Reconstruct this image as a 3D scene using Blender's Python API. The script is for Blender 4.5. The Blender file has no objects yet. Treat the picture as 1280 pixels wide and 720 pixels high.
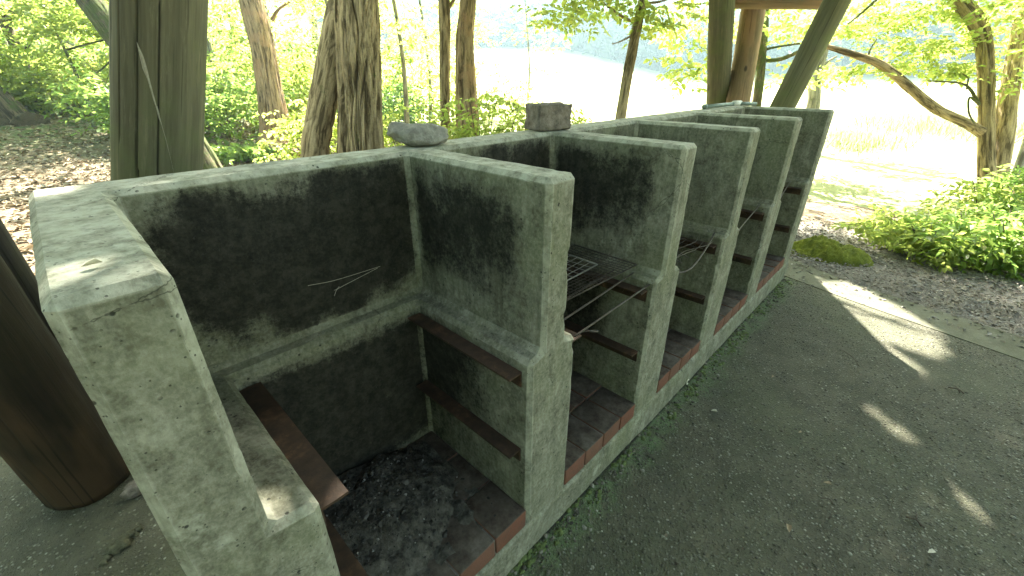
import bpy, bmesh, math, random
import numpy as np
from mathutils import Vector, Matrix, Euler

random.seed(7)
rng = np.random.default_rng(11)
SC = bpy.context.scene
COL = SC.collection

# ------------------------------------------------------------------ camera
CAM_LOC = np.array([-0.80183, -0.60389, 1.47913])
CAM_ROT = (1.110832, -0.000449, -0.804707)
FPX = 535.61                                   # focal length in photo pixels (photo 1280 wide)
cam_data = bpy.data.cameras.new('camera')
cam_data.sensor_width = 36
cam_data.lens = FPX / 1280 * 36
cam_data.clip_start = 0.02
cam_data.clip_end = 2000
cam = bpy.data.objects.new('camera', cam_data)
cam.location = CAM_LOC
cam.rotation_euler = CAM_ROT
COL.objects.link(cam)
SC.camera = cam
CAM_M = np.array(Euler(CAM_ROT).to_matrix())


def at(x, y, **k):
    """Surveying helper: the point on the sight line through photo pixel x, y at a known X, Y, Z or depth D."""
    d = CAM_M @ np.array([(x - 640) / FPX, -(y - 360) / FPX, -1.0])
    for a, v in k.items():
        if a == 'D':
            return CAM_LOC + d * v
        i = 'XYZ'.index(a)
        return CAM_LOC + d * ((v - CAM_LOC[i]) / d[i])


SUN_DIR = np.array([0.69, 0.73, 0.0]) / math.hypot(0.69, 0.73)
SUN_EL = math.radians(45.5)
SUN_VEC = np.array([SUN_DIR[0] * math.cos(SUN_EL), SUN_DIR[1] * math.cos(SUN_EL), math.sin(SUN_EL)])


# ------------------------------------------------------------------ numpy noise
_perm = np.random.default_rng(3).permutation(256).astype(np.int64)
_perm = np.concatenate([_perm, _perm, _perm])
_val = np.random.default_rng(5).uniform(-1, 1, 256)


def vnoise(p, scale=1.0, seed=0.0):
    q = np.asarray(p, float) * scale + seed
    i = np.floor(q).astype(np.int64)
    f = q - i
    f = f * f * (3 - 2 * f)
    i &= 255
    r = 0
    for dx in (0, 1):
        for dy in (0, 1):
            for dz in (0, 1):
                h = _val[_perm[_perm[_perm[(i[:, 0] + dx) & 255] + ((i[:, 1] + dy) & 255)] + ((i[:, 2] + dz) & 255)] & 255]
                w = (f[:, 0] if dx else 1 - f[:, 0]) * (f[:, 1] if dy else 1 - f[:, 1]) * (f[:, 2] if dz else 1 - f[:, 2])
                r = r + h * w
    return r


def fbm(p, scale=1.0, octaves=4, seed=0.0):
    r, a = 0, 1.0
    for o in range(octaves):
        r = r + a * vnoise(p, scale * 2 ** o, seed + 17.3 * o)
        a *= 0.5
    return r


def sstep(a, b, x):
    t = np.clip((x - a) / (b - a), 0, 1)
    return t * t * (3 - 2 * t)


# ------------------------------------------------------------------ materials
class NT:
    """small helper round a node tree"""
    def __init__(self, name):
        self.m = bpy.data.materials.new(name)
        self.m.use_nodes = True
        self.t = self.m.node_tree
        self.t.nodes.clear()
        self.out = self.n('ShaderNodeOutputMaterial')

    def n(self, kind, **props):
        nd = self.t.nodes.new(kind)
        for k, v in props.items():
            setattr(nd, k, v)
        return nd

    def link(self, a, b):
        self.t.links.new(a, b)

    def put(self, sock, v):
        if isinstance(v, bpy.types.NodeSocket):
            self.link(v, sock)
        elif isinstance(v, (tuple, list)) and len(v) == 3 and sock.type == 'RGBA':
            sock.default_value = (*v, 1)
        else:
            sock.default_value = v

    def pos(self):
        return self.n('ShaderNodeNewGeometry').outputs['Position']

    def objco(self):
        return self.n('ShaderNodeTexCoord').outputs['Object']

    def mapping(self, vec, scale=(1, 1, 1), rot=(0, 0, 0)):
        m = self.n('ShaderNodeMapping')
        self.link(vec, m.inputs[0])
        m.inputs['Scale'].default_value = scale
        m.inputs['Rotation'].default_value = rot
        return m.outputs[0]

    def noise(self, vec, scale, detail=4, rough=0.55, dist=0.0):
        n = self.n('ShaderNodeTexNoise')
        self.link(vec, n.inputs['Vector'])
        n.inputs['Scale'].default_value = scale
        n.inputs['Detail'].default_value = detail
        n.inputs['Roughness'].default_value = rough
        n.inputs['Distortion'].default_value = dist
        return n.outputs['Fac']

    def voro(self, vec, scale, feature='F1', out='Distance', rand=1.0):
        n = self.n('ShaderNodeTexVoronoi', feature=feature)
        self.link(vec, n.inputs['Vector'])
        n.inputs['Scale'].default_value = scale
        n.inputs['Randomness'].default_value = rand
        return n.outputs[out]

    def ramp(self, fac, stops):
        r = self.n('ShaderNodeValToRGB')
        self.link(fac, r.inputs[0])
        e = r.color_ramp.elements
        while len(e) < len(stops):
            e.new(0.5)
        for el, (p, c) in zip(e, stops):
            el.position = p
            el.color = (*c, 1) if isinstance(c, (tuple, list)) else (c, c, c, 1)
        return r.outputs[0]

    def mix(self, fac, a, b, mode='MIX'):
        m = self.n('ShaderNodeMix', data_type='RGBA', blend_type=mode)
        self.put(m.inputs['Factor'], fac)
        self.put(m.inputs[6], a)
        self.put(m.inputs[7], b)
        return m.outputs[2]

    def math(self, op, a, b=0.0, c=None, clamp=False):
        m = self.n('ShaderNodeMath', operation=op, use_clamp=clamp)
        self.put(m.inputs[0], a)
        self.put(m.inputs[1], b)
        if c is not None:
            self.put(m.inputs[2], c)
        return m.outputs[0]

    def smooth(self, x, lo, hi, a=0.0, b=1.0):
        m = self.n('ShaderNodeMapRange', interpolation_type='SMOOTHSTEP')
        self.put(m.inputs['Value'], x)
        m.inputs['From Min'].default_value = lo
        m.inputs['From Max'].default_value = hi
        m.inputs['To Min'].default_value = a
        m.inputs['To Max'].default_value = b
        return m.outputs['Result']

    def attr(self, name, out='Fac'):
        a = self.n('ShaderNodeAttribute', attribute_name=name)
        return a.outputs[out]

    def island(self):
        return self.n('ShaderNodeNewGeometry').outputs['Random Per Island']

    def bump(self, h, strength=0.3, dist=0.01, normal=None):
        b = self.n('ShaderNodeBump')
        self.link(h, b.inputs['Height'])
        b.inputs['Strength'].default_value = strength
        b.inputs['Distance'].default_value = dist
        if normal is not None:
            self.link(normal, b.inputs['Normal'])
        return b.outputs[0]

    def principled(self, col, rough=0.9, normal=None, spec=0.3, metal=0.0):
        p = self.n('ShaderNodeBsdfPrincipled')
        self.put(p.inputs['Base Color'], col)
        self.put(p.inputs['Roughness'], rough)
        self.put(p.inputs['Specular IOR Level'], spec)
        self.put(p.inputs['Metallic'], metal)
        if normal is not None:
            self.link(normal, p.inputs['Normal'])
        self.link(p.outputs[0], self.out.inputs[0])
        return p

    def leaf(self, col, tcol, amount=0.5, rough=0.5):
        p = self.n('ShaderNodeBsdfPrincipled')
        self.put(p.inputs['Base Color'], col)
        p.inputs['Roughness'].default_value = rough
        p.inputs['Specular IOR Level'].default_value = 0.35
        t = self.n('ShaderNodeBsdfTranslucent')
        self.put(t.inputs['Color'], tcol)
        m = self.n('ShaderNodeMixShader')
        m.inputs[0].default_value = amount
        self.link(p.outputs[0], m.inputs[1])
        self.link(t.outputs[0], m.inputs[2])
        self.link(m.outputs[0], self.out.inputs[0])


def mat_concrete():
    t = NT('aged_concrete')
    P = t.pos()
    big = t.noise(P, 3.2, 5, 0.6)
    mid = t.noise(t.mapping(P, (1, 1, 0.7)), 19, 7, 0.74)
    fine = t.noise(P, 90, 3, 0.7)
    base = t.ramp(mid, [(0.34, (0.072, 0.069, 0.046)), (0.50, (0.155, 0.152, 0.111)), (0.66, (0.275, 0.271, 0.212))])
    base = t.mix(t.smooth(big, 0.42, 0.70, 0, 0.75), base, (0.125, 0.135, 0.072))            # algae tint in patches
    base = t.mix(t.smooth(t.noise(t.mapping(P, (1, 1, 0.55)), 9, 7, 0.75), 0.48, 0.64, 0, 0.75), base, (0.075, 0.075, 0.048))
    base = t.mix(t.smooth(fine, 0.35, 0.75, 0.0, 0.3), base, (0.42, 0.42, 0.34))
    # pale lime bloom
    base = t.mix(t.smooth(t.noise(P, 5.1, 6, 0.75), 0.58, 0.70, 0, 0.5), base, (0.44, 0.45, 0.37))
    base = t.mix(t.math('MULTIPLY', t.attr('arris_skylight'), t.smooth(mid, 0.30, 0.62, 0.12, 0.70)), base, (0.46, 0.46, 0.38))   # rubbed arrises; skylight painted onto wall tops and upper edges
    # soot, with bay shade painted in: amount held per vertex, broken up by noise and scratches
    so = t.attr('soot')
    st = t.mapping(P, (1, 1, 0.11))
    n1 = t.noise(st, 10, 7, 0.75, 0.2)
    n2 = t.noise(P, 75, 6, 0.85)
    n3 = t.noise(P, 28, 5, 0.8)
    brk = t.math('ADD', t.math('MULTIPLY', n1, 1.1), t.math('MULTIPLY', n2, 1.2))
    brk = t.math('SUBTRACT', t.math('ADD', brk, t.math('MULTIPLY', n3, 0.9)), 1.1)
    m = t.math('SUBTRACT', t.math('MULTIPLY', so, 1.15), brk)
    sm = t.smooth(m, -0.16, 0.36)
    scr = t.noise(t.mapping(P, (14, 14, 90), (0.6, 0.8, 0.4)), 3.0, 4, 0.6)
    scr2 = t.noise(t.mapping(P, (90, 14, 14), (0.3, 0.5, 0.9)), 3.0, 4, 0.6)
    sc = t.math('MAXIMUM', t.smooth(scr, 0.60, 0.74), t.smooth(scr2, 0.60, 0.74))
    sc = t.math('MULTIPLY', sc, t.smooth(t.noise(P, 8, 3, 0.6), 0.45, 0.6, 0.0, 0.35))
    sm = t.math('MULTIPLY', sm, t.math('SUBTRACT', 1.0, sc))
    sootcol = t.ramp(n2, [(0.38, (0.004, 0.0038, 0.003)), (0.68, (0.024, 0.0225, 0.017))])
    drip = t.smooth(t.noise(t.mapping(P, (1, 1, 0.045)), 34, 4, 0.7), 0.50, 0.66)
    drip = t.math('MULTIPLY', drip, t.smooth(t.noise(P, 3.7, 4, 0.7), 0.42, 0.6, 0.0, 0.55))
    base = t.mix(drip, base, (0.085, 0.085, 0.058))
    ce = t.voro(t.mapping(P, (1.3, 1.3, 1.0), (0.3, 0.5, 0.1)), 2.1, 'DISTANCE_TO_EDGE')
    wob = t.math('ADD', ce, t.math('MULTIPLY', t.math('SUBTRACT', t.noise(P, 9, 5, 0.7), 0.5), 0.10))
    hair = t.smooth(t.math('ABSOLUTE', wob), 0.0, 0.0035, 0.75, 0.0)
    hair = t.math('MULTIPLY', hair, t.smooth(t.noise(P, 2.3, 2, 0.5), 0.48, 0.56))
    base = t.mix(hair, base, (0.03, 0.03, 0.022))
    film = t.smooth(so, 0.12, 0.85, 0.0, 0.80)  # soot film; also carries the painted dimness of the bays
    col = t.mix(film, base, t.mix(t.smooth(n3, 0.35, 0.65), (0.014, 0.0135, 0.010), (0.072, 0.069, 0.050)))
    col = t.mix(t.math('MULTIPLY', sm, t.smooth(n3, 0.3, 0.65, 0.97, 0.72)), col, sootcol)
    # blow holes
    v = t.voro(P, 42)
    pick = t.smooth(t.noise(P, 23, 1, 0.5), 0.50, 0.60)
    hole = t.math('MULTIPLY', t.smooth(v, 0.10, 0.17, 1.0, 0.0), pick)
    v2 = t.math('MULTIPLY', t.smooth(t.voro(P, 105), 0.10, 0.2, 1.0, 0.0), t.smooth(t.noise(P, 40, 1), 0.48, 0.6))
    hole = t.math('MAXIMUM', hole, t.math('MULTIPLY', v2, 0.8))
    col = t.mix(t.math('MULTIPLY', hole, 0.9), col, (0.03, 0.03, 0.024))
    h = t.math('ADD', t.math('MULTIPLY', fine, 0.35), t.math('MULTIPLY', t.noise(P, 260, 2, 0.6), 0.25))
    h = t.math('ADD', h, t.math('MULTIPLY', mid, 0.6))
    h = t.math('SUBTRACT', h, t.math('MULTIPLY', hole, 1.2))
    t.principled(col, 0.9, t.bump(h, 0.55, 0.004), 0.25)
    return t.m


def mat_pavement():
    t = NT('exposed_aggregate_concrete')
    P = t.pos()
    w = t.mapping(P, (1, 1, 1))
    big = t.noise(P, 1.1, 5, 0.6)
    mid = t.noise(P, 6, 5, 0.65)
    cell = t.voro(w, 75, 'F1', 'Color')
    d = t.voro(w, 75)
    d2 = t.voro(w, 150)
    sep = t.n('ShaderNodeSeparateColor')
    t.link(cell, sep.inputs[0])
    peb = t.ramp(sep.outputs[0], [(0.0, (0.06, 0.058, 0.042)), (0.4, (0.15, 0.143, 0.102)), (0.85, (0.22, 0.213, 0.163)), (0.99, (0.36, 0.352, 0.295))])
    mort = t.ramp(mid, [(0.3, (0.048, 0.046, 0.028)), (0.7, (0.115, 0.108, 0.072))])
    bare = t.smooth(t.noise(P, 7, 4, 0.7), 0.34, 0.52, 0.25, 1.0)
    pm = t.math('MULTIPLY', t.smooth(d, 0.25, 0.42, 1, 0), t.math('MULTIPLY', bare, t.smooth(sep.outputs[1], 0.25, 0.35)))
    col = t.mix(pm, mort, peb)
    col = t.mix(t.smooth(big, 0.45, 0.7, 0, 0.4), col, (0.075, 0.092, 0.045))    # green film
    col = t.mix(t.smooth(t.noise(P, 2.6, 6, 0.7), 0.55, 0.7, 0, 0.55), col, (0.055, 0.055, 0.045))
    col = t.mix(t.smooth(t.noise(P, 31, 5, 0.8), 0.45, 0.7, 0, 0.6), col, (0.05, 0.048, 0.034))
    # moss and dirt gathered along the foot of the plinth
    sx = t.n('ShaderNodeSeparateXYZ')
    t.link(P, sx.inputs[0])
    yy = t.math('ADD', sx.outputs[1], t.math('MULTIPLY', t.math('SUBTRACT', t.noise(P, 5, 5, 0.7), 0.5), 0.28))
    foot = t.math('MULTIPLY', t.math('MULTIPLY', t.smooth(yy, -0.16, -0.03), t.smooth(sx.outputs[1], 0.3, 0.5, 1, 0)), t.smooth(t.noise(P, 13, 5, 0.75), 0.36, 0.56))
    col = t.mix(t.math('MULTIPLY', foot, 0.85), col, t.mix(t.noise(P, 40, 4, 0.8), (0.05, 0.085, 0.03), (0.17, 0.23, 0.11)))
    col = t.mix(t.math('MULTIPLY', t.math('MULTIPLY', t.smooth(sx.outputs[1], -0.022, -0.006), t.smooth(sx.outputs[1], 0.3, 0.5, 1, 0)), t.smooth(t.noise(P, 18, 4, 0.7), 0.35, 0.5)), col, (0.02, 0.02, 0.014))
    h = t.math('ADD', t.math('MULTIPLY', pm, 0.8), t.math('MULTIPLY', t.smooth(d2, 0.1, 0.5, 1, 0), 0.35))
    h = t.math('ADD', h, t.math('MULTIPLY', t.noise(P, 130, 3, 0.7), 0.6))
    t.principled(col, 0.85, t.bump(h, 1.0, 0.010), 0.4)
    return t.m


def mat_smooth_strip():
    t = NT('trowelled_concrete_border')
    P = t.pos()
    a = t.noise(P, 5, 6, 0.7)
    col = t.ramp(a, [(0.3, (0.058, 0.060, 0.036)), (0.7, (0.155, 0.152, 0.108))])
    col = t.mix(t.smooth(t.noise(P, 60, 4, 0.7), 0.5, 0.75, 0, .5), col, (0.2, 0.2, 0.16))
    t.principled(col, 0.9, t.bump(t.noise(P, 120, 3, 0.7), 0.5, 0.004))
    return t.m


def mat_ground():
    t = NT('leaf_litter_soil')
    P = t.pos()
    v = t.voro(t.mapping(P, (1, 1, 1)), 16, 'F1', 'Color')
    sep = t.n('ShaderNodeSeparateColor')
    t.link(v, sep.inputs[0])
    lit = t.ramp(sep.outputs[0], [(0.0, (0.10, 0.07, 0.045)), (0.4, (0.20, 0.145, 0.09)), (0.7, (0.29, 0.22, 0.15)), (1.0, (0.40, 0.33, 0.25))])
    soil = t.ramp(t.noise(P, 20, 6, 0.7), [(0.3, (0.06, 0.045, 0.03)), (0.7, (0.2, 0.155, 0.105))])
    col = t.mix(t.smooth(t.noise(P, 7, 5, 0.7), 0.4, 0.6), soil, lit)
    gr = t.attr('green')
    col = t.mix(t.math('MULTIPLY', gr, t.smooth(t.noise(P, 3, 6, 0.75), 0.35, 0.6)), col, (0.055, 0.105, 0.025))
    gv = t.attr('gravel')
    gcol = t.ramp(t.noise(P, 110, 4, 0.8), [(0.3, (0.14, 0.125, 0.105)), (0.55, (0.27, 0.25, 0.22)), (0.75, (0.42, 0.40, 0.37))])
    col = t.mix(gv, col, gcol)
    h = t.math('ADD', t.noise(P, 45, 5, 0.75), t.math('MULTIPLY', t.voro(P, 30), 0.6))
    t.principled(col, 0.95, t.bump(h, 0.9, 0.02), 0.2)
    return t.m


def mat_meadow():
    t = NT('dry_pale_meadow')
    P = t.pos()
    a = t.noise(P, 0.35, 6, 0.7)
    b = t.noise(P, 9, 5, 0.8)
    col = t.ramp(a, [(0.3, (0.27, 0.29, 0.13)), (0.6, (0.38, 0.38, 0.21)), (0.8, (0.44, 0.43, 0.27))])
    col = t.mix(t.smooth(b, 0.4, 0.7, 0, 0.45), col, (0.13, 0.17, 0.05))
    t.principled(col, 0.95, t.bump(b, 0.7, 0.05), 0.2)
    return t.m


def mat_bark(name, dark, light, moss=0.0, vs=1.0, warm=None):
    t = NT(name)
    P = t.attr('ax', 'Vector')
    s = t.mapping(P, (1, 1, 0.11))
    f = t.noise(s, 22 * vs, 5, 0.7, 0.4)
    g = t.noise(P, 70, 4, 0.75)
    col = t.ramp(f, [(0.40, tuple(d * .62 for d in dark)), (0.50, tuple((a + b) / 2 for a, b in zip(dark, light))), (0.62, light)])
    rdg = t.attr('ridge')
    col = t.mix(t.smooth(rdg, 0.0, 0.45, 0.8, 0.0), col, tuple(d * 0.42 for d in dark))
    if warm:
        col = t.mix(t.smooth(t.noise(P, 3, 4, 0.6), 0.48, 0.62, 0, 0.8), col, warm)
    col = t.mix(t.smooth(g, 0.4, 0.8, 0, 0.4), col, tuple(d * 0.7 for d in dark))
    if moss:
        col = t.mix(t.math('MULTIPLY', t.smooth(t.noise(P, 5, 6, 0.75), 0.66 - 0.3 * moss, 0.78 - 0.3 * moss), 0.8), col, (0.07, 0.095, 0.022))
    h = t.math('ADD', f, t.math('MULTIPLY', g, 0.4))
    t.principled(col, 0.95, t.bump(h, 0.8, 0.02), 0.2)
    return t.m


def mat_log(name, base, dark, green=0.4, warm=None, crackle=0.5):
    t = NT(name)
    P = t.attr('ax', 'Vector')
    s = t.mapping(P, (1, 1, 0.045))
    g = t.noise(s, 55, 5, 0.65)
    g2 = t.noise(s, 12, 4, 0.6, 0.2)
    col = t.ramp(g2, [(0.3, dark), (0.65, base)])
    col = t.mix(t.smooth(g, 0.35, 0.75, 0.0, 0.55), col, tuple(c * 0.55 for c in dark))
    col = t.mix(t.smooth(t.noise(P, 2.2, 5, 0.6), 0.40, 0.65, 0, green), col, (0.12, 0.15, 0.05))
    if warm:
        col = t.mix(t.smooth(t.noise(t.mapping(P, (1, 1, 0.3)), 3.2, 4, 0.6), 0.46, 0.58, 0, 0.85), col, warm)
    ck = t.smooth(t.noise(t.mapping(P, (1, 1, 0.03)), 17, 2, 0.5, 0.15), 0.66, 0.69)
    ck = t.math('MULTIPLY', ck, crackle)
    col = t.mix(ck, col, (0.012, 0.011, 0.008))
    kn = t.voro(t.mapping(P, (1, 1, 0.55)), 3.1)
    knot = t.smooth(kn, 0.05, 0.09, 1.0, 0.0)
    col = t.mix(t.math('MULTIPLY', knot, 0.85), col, (0.03, 0.022, 0.014))
    fine_ck = t.smooth(t.noise(t.mapping(P, (1, 1, 0.02)), 60, 2, 0.5), 0.64, 0.68, 0, 0.6)
    col = t.mix(fine_ck, col, tuple(c * 0.35 for c in dark))
    col = t.mix(t.smooth(t.noise(t.mapping(P, (1, 1, 0.12)), 26, 6, 0.8), 0.5, 0.75, 0, 0.5), col, tuple(min(1, c * 1.5) for c in base))
    crack = t.attr('crack')
    col = t.mix(crack, col, (0.008, 0.007, 0.005))
    h = t.math('SUBTRACT', g, t.math('MULTIPLY', ck, 1.5))
    t.principled(col, 0.8, t.bump(h, 0.45, 0.006), 0.3)
    return t.m


def mat_leaf(name, a, b, ta, tb, amount=0.5):
    t = NT(name)
    r = t.island()
    t.leaf(t.mix(r, a, b), t.mix(r, ta, tb), amount)
    return t.m


def mat_simple(name, a, b, scale=20, rough=0.9, bump=0.4, dist=0.004, spec=0.3, metal=0.0, detail=5):
    t = NT(name)
    P = t.objco()
    n = t.noise(P, scale, detail, 0.7)
    t.principled(t.ramp(n, [(0.32, a), (0.68, b)]), rough, t.bump(t.noise(P, scale * 4, 4, 0.7), bump, dist), spec, metal)
    return t.m


def mat_island(name, stops, rough=0.9, scale=60):
    t = NT(name)
    r = t.island()
    col = t.ramp(r, stops)
    n = t.noise(t.objco(), scale, 4, 0.7)
    col = t.mix(t.smooth(n, 0.3, 0.75, 0, 0.45), col, (0.04, 0.035, 0.03))
    t.principled(col, rough, t.bump(n, 0.4, 0.003), 0.25)
    return t.m


def mat_brick():
    t = NT('fire_brick')
    P = t.objco()
    r = t.island()
    col = t.ramp(r, [(0.0, (0.11, 0.046, 0.033)), (0.5, (0.15, 0.063, 0.042)), (1.0, (0.135, 0.073, 0.052))])
    col = t.mix(t.smooth(t.noise(P, 25, 6, 0.75), 0.42, 0.68, 0, 0.65), col, (0.10, 0.06, 0.045))
    nrm = t.n('ShaderNodeNewGeometry').outputs['Normal']
    sp = t.n('ShaderNodeSeparateXYZ')
    t.link(nrm, sp.inputs[0])
    up = t.smooth(sp.outputs[2], 0.5, 0.8)
    ash = t.ramp(t.noise(P, 16, 6, 0.75), [(0.35, (0.022, 0.021, 0.017)), (0.55, (0.075, 0.070, 0.058)), (0.75, (0.15, 0.14, 0.118))])
    col = t.mix(t.math('MULTIPLY', up, 0.85), col, ash)                         # settled soot and ash on the hearth tops
    t.principled(col, 0.92, t.bump(t.noise(P, 120, 4, 0.7), 0.6, 0.004), 0.2)
    return t.m


def mat_rust():
    t = NT('rusty_steel')
    P = t.objco()
    n = t.noise(P, 18, 6, 0.7)
    col = t.ramp(n, [(0.3, (0.022, 0.016, 0.012)), (0.55, (0.058, 0.034, 0.022)), (0.78, (0.16, 0.085, 0.048))])
    col = t.mix(t.smooth(t.noise(P, 90, 4, 0.8), 0.55, 0.75, 0, 0.6), col, (0.03, 0.022, 0.018))
    t.principled(col, 0.7, t.bump(t.noise(P, 200, 3, 0.7), 0.3, 0.002), 0.4, 0.25)
    return t.m


def mat_moss():
    t = NT('moss')
    P = t.objco()
    n = t.noise(P, 6, 6, 0.75)
    col = t.ramp(n, [(0.3, (0.07, 0.085, 0.02)), (0.55, (0.20, 0.23, 0.035)), (0.8, (0.34, 0.33, 0.07))])
    t.principled(col, 0.98, t.bump(t.noise(P, 70, 5, 0.8), 1.0, 0.02), 0.1)
    return t.m


M = {
    'concrete': mat_concrete(), 'pave': mat_pavement(), 'strip': mat_smooth_strip(), 'ground': mat_ground(), 'meadow': mat_meadow(),
    'bark': mat_bark('furrowed_oak_bark', (0.15, 0.108, 0.055), (0.52, 0.40, 0.235), 0.2),
    'bark_warm': mat_bark('brown_bark', (0.14, 0.092, 0.048), (0.46, 0.33, 0.19), 0.2, 1.0, (0.40, 0.25, 0.14)),
    'bark_moss': mat_bark('mossy_bark', (0.06, 0.05, 0.03), (0.20, 0.165, 0.10), 0.8),
    'bark_dark': mat_bark('dark_damp_bark', (0.045, 0.035, 0.022), (0.20, 0.155, 0.10), 0.45),
    'bark_grey': mat_bark('smooth_grey_bark', (0.14, 0.125, 0.09), (0.30, 0.275, 0.20), 0.35),
    'bark_pale': mat_bark('pale_sunlit_bark', (0.30, 0.27, 0.23), (0.5, 0.47, 0.42), 0.0),  # sunlit tone painted into the bark colour
    'log_green': mat_log('weathered_green_log', (0.175, 0.158, 0.10), (0.085, 0.078, 0.048), 0.6, None, 0.2),
    'log_brown': mat_log('stripped_brown_log', (0.028, 0.018, 0.011), (0.009, 0.0065, 0.0045), 0.03, (0.058, 0.033, 0.017), 1.0),
    'log_black': mat_log('charred_log', (0.05, 0.042, 0.034), (0.022, 0.019, 0.016), 0.1),
    'log_tan': mat_log('tan_log', (0.34, 0.235, 0.14), (0.21, 0.14, 0.08), 0.25, (0.38, 0.24, 0.14), 0.8),
    'log_olive': mat_log('olive_log', (0.16, 0.155, 0.085), (0.095, 0.095, 0.05), 0.8, None, 0.2),
    'roofwood': mat_simple('roof_boards', (0.09, 0.065, 0.04), (0.16, 0.12, 0.075), 8),
    'brick': mat_brick(), 'rust': mat_rust(), 'moss': mat_moss(),
    'mortar': mat_simple('brick_mortar', (0.09, 0.085, 0.075), (0.2, 0.19, 0.165), 30),
    'wire': mat_simple('sooty_wire', (0.035, 0.03, 0.027), (0.10, 0.085, 0.07), 60, 0.55, 0.3, 0.001, 0.5, 0.6),
    'wire_pale': mat_simple('galvanised_wire', (0.22, 0.22, 0.2), (0.42, 0.42, 0.39), 60, 0.45, 0.2, 0.001, 0.5, 0.7),
    'pipe': mat_simple('grey_green_steel', (0.13, 0.17, 0.15), (0.24, 0.29, 0.26), 30, 0.5, 0.2, 0.001, 0.5, 0.4),
    'white': mat_simple('white_paint', (0.6, 0.6, 0.57), (0.78, 0.78, 0.75), 30, 0.6),
    'stone': mat_simple('grey_fieldstone', (0.17, 0.16, 0.14), (0.44, 0.42, 0.375), 26, 0.85, 1.0, 0.012, 0.3, 0, 8),
    'cobble': mat_simple('rough_split_stone', (0.10, 0.085, 0.07), (0.29, 0.25, 0.215), 30, 0.95, 0.9, 0.006, 0.2, 0, 8),
    'straw': mat_simple('dry_straw', (0.5, 0.47, 0.36), (0.66, 0.63, 0.52), 30, 0.7),
    'straw_wood': mat_simple('bare_torn_wood', (0.26, 0.235, 0.18), (0.40, 0.37, 0.30), 60),
    'twig': mat_simple('dead_twig', (0.05, 0.04, 0.03), (0.13, 0.105, 0.08), 40),
    'dryleaf': mat_island('dead_leaf', [(0.0, (0.16, 0.11, 0.06)), (0.5, (0.32, 0.24, 0.15)), (1.0, (0.52, 0.45, 0.34))]),
    'chips': mat_island('gravel_chips', [(0.0, (0.13, 0.115, 0.095)), (0.5, (0.26, 0.235, 0.20)), (1.0, (0.46, 0.43, 0.39))]),
    'pebble': mat_island('worn_pebble', [(0.0, (0.045, 0.042, 0.03)), (0.5, (0.10, 0.096, 0.068)), (0.85, (0.18, 0.175, 0.132)), (1.0, (0.34, 0.335, 0.28))], 0.6),
    'moss_dk': mat_simple('green_moss', (0.035, 0.05, 0.015), (0.13, 0.17, 0.06), 60, 0.95, 0.8, 0.004),
    'crumb': mat_island('leaf_crumb', [(0.0, (0.03, 0.022, 0.015)), (0.6, (0.10, 0.075, 0.05)), (1.0, (0.24, 0.20, 0.15))]),
    'clod': mat_simple('crumbly_earth', (0.06, 0.058, 0.036), (0.15, 0.145, 0.095), 40, 0.95, 1.0, 0.006),
    'gritm': mat_island('dark_grit', [(0.0, (0.04, 0.038, 0.03)), (0.6, (0.12, 0.115, 0.09)), (1.0, (0.26, 0.25, 0.21))]),
    'ash': mat_island('ash_and_char', [(0.0, (0.012, 0.012, 0.011)), (0.6, (0.05, 0.048, 0.044)), (0.93, (0.13, 0.125, 0.115)), (1.0, (0.4, 0.39, 0.36))]),
    'ashbed': mat_simple('ash_bed_soil', (0.018, 0.0175, 0.016), (0.15, 0.142, 0.122), 34, 0.98, 1.0, 0.01, 0.1, 0, 8),
    'leaf_yg': mat_leaf('yellow_green_leaf', (0.09, 0.145, 0.03), (0.16, 0.19, 0.045), (0.38, 0.50, 0.10), (0.54, 0.60, 0.15), 0.6),
    'leaf_g': mat_leaf('green_leaf', (0.06, 0.115, 0.02), (0.115, 0.165, 0.03), (0.25, 0.42, 0.09), (0.42, 0.54, 0.13), 0.58),
    'leaf_dk': mat_leaf('deep_green_leaf', (0.035, 0.075, 0.025), (0.06, 0.11, 0.035), (0.14, 0.26, 0.07), (0.24, 0.38, 0.09), 0.5),
    'leaf_blue': mat_leaf('distant_leaf', (0.03, 0.06, 0.03), (0.06, 0.10, 0.045), (0.06, 0.11, 0.04), (0.10, 0.16, 0.05), 0.3),
    'grass': mat_leaf('tall_grass_blade', (0.22, 0.26, 0.13), (0.34, 0.36, 0.2), (0.3, 0.36, 0.16), (0.42, 0.45, 0.24), 0.45),
    'roots': mat_simple('pale_root', (0.35, 0.31, 0.27), (0.5, 0.46, 0.42), 40),
}

# ------------------------------------------------------------------ object helpers
WORLD0 = {}


def link(o, parent=None):
    COL.objects.link(o)
    if parent is not None:
        o.parent = parent
    return o


def tag(o, label=None, cat=None, group=None, kind=None):
    if label:
        o['label'] = label
    if cat:
        o['category'] = cat
    if group:
        o['group'] = group
    if kind:
        o['kind'] = kind
    return o


def thing(name, loc, label, cat, group=None):
    o = bpy.data.objects.new(name, None)
    o.empty_display_size = 0.2
    o.location = loc
    COL.objects.link(o)
    WORLD0[o.name] = np.array(loc, float)
    return tag(o, label, cat, group)


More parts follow.
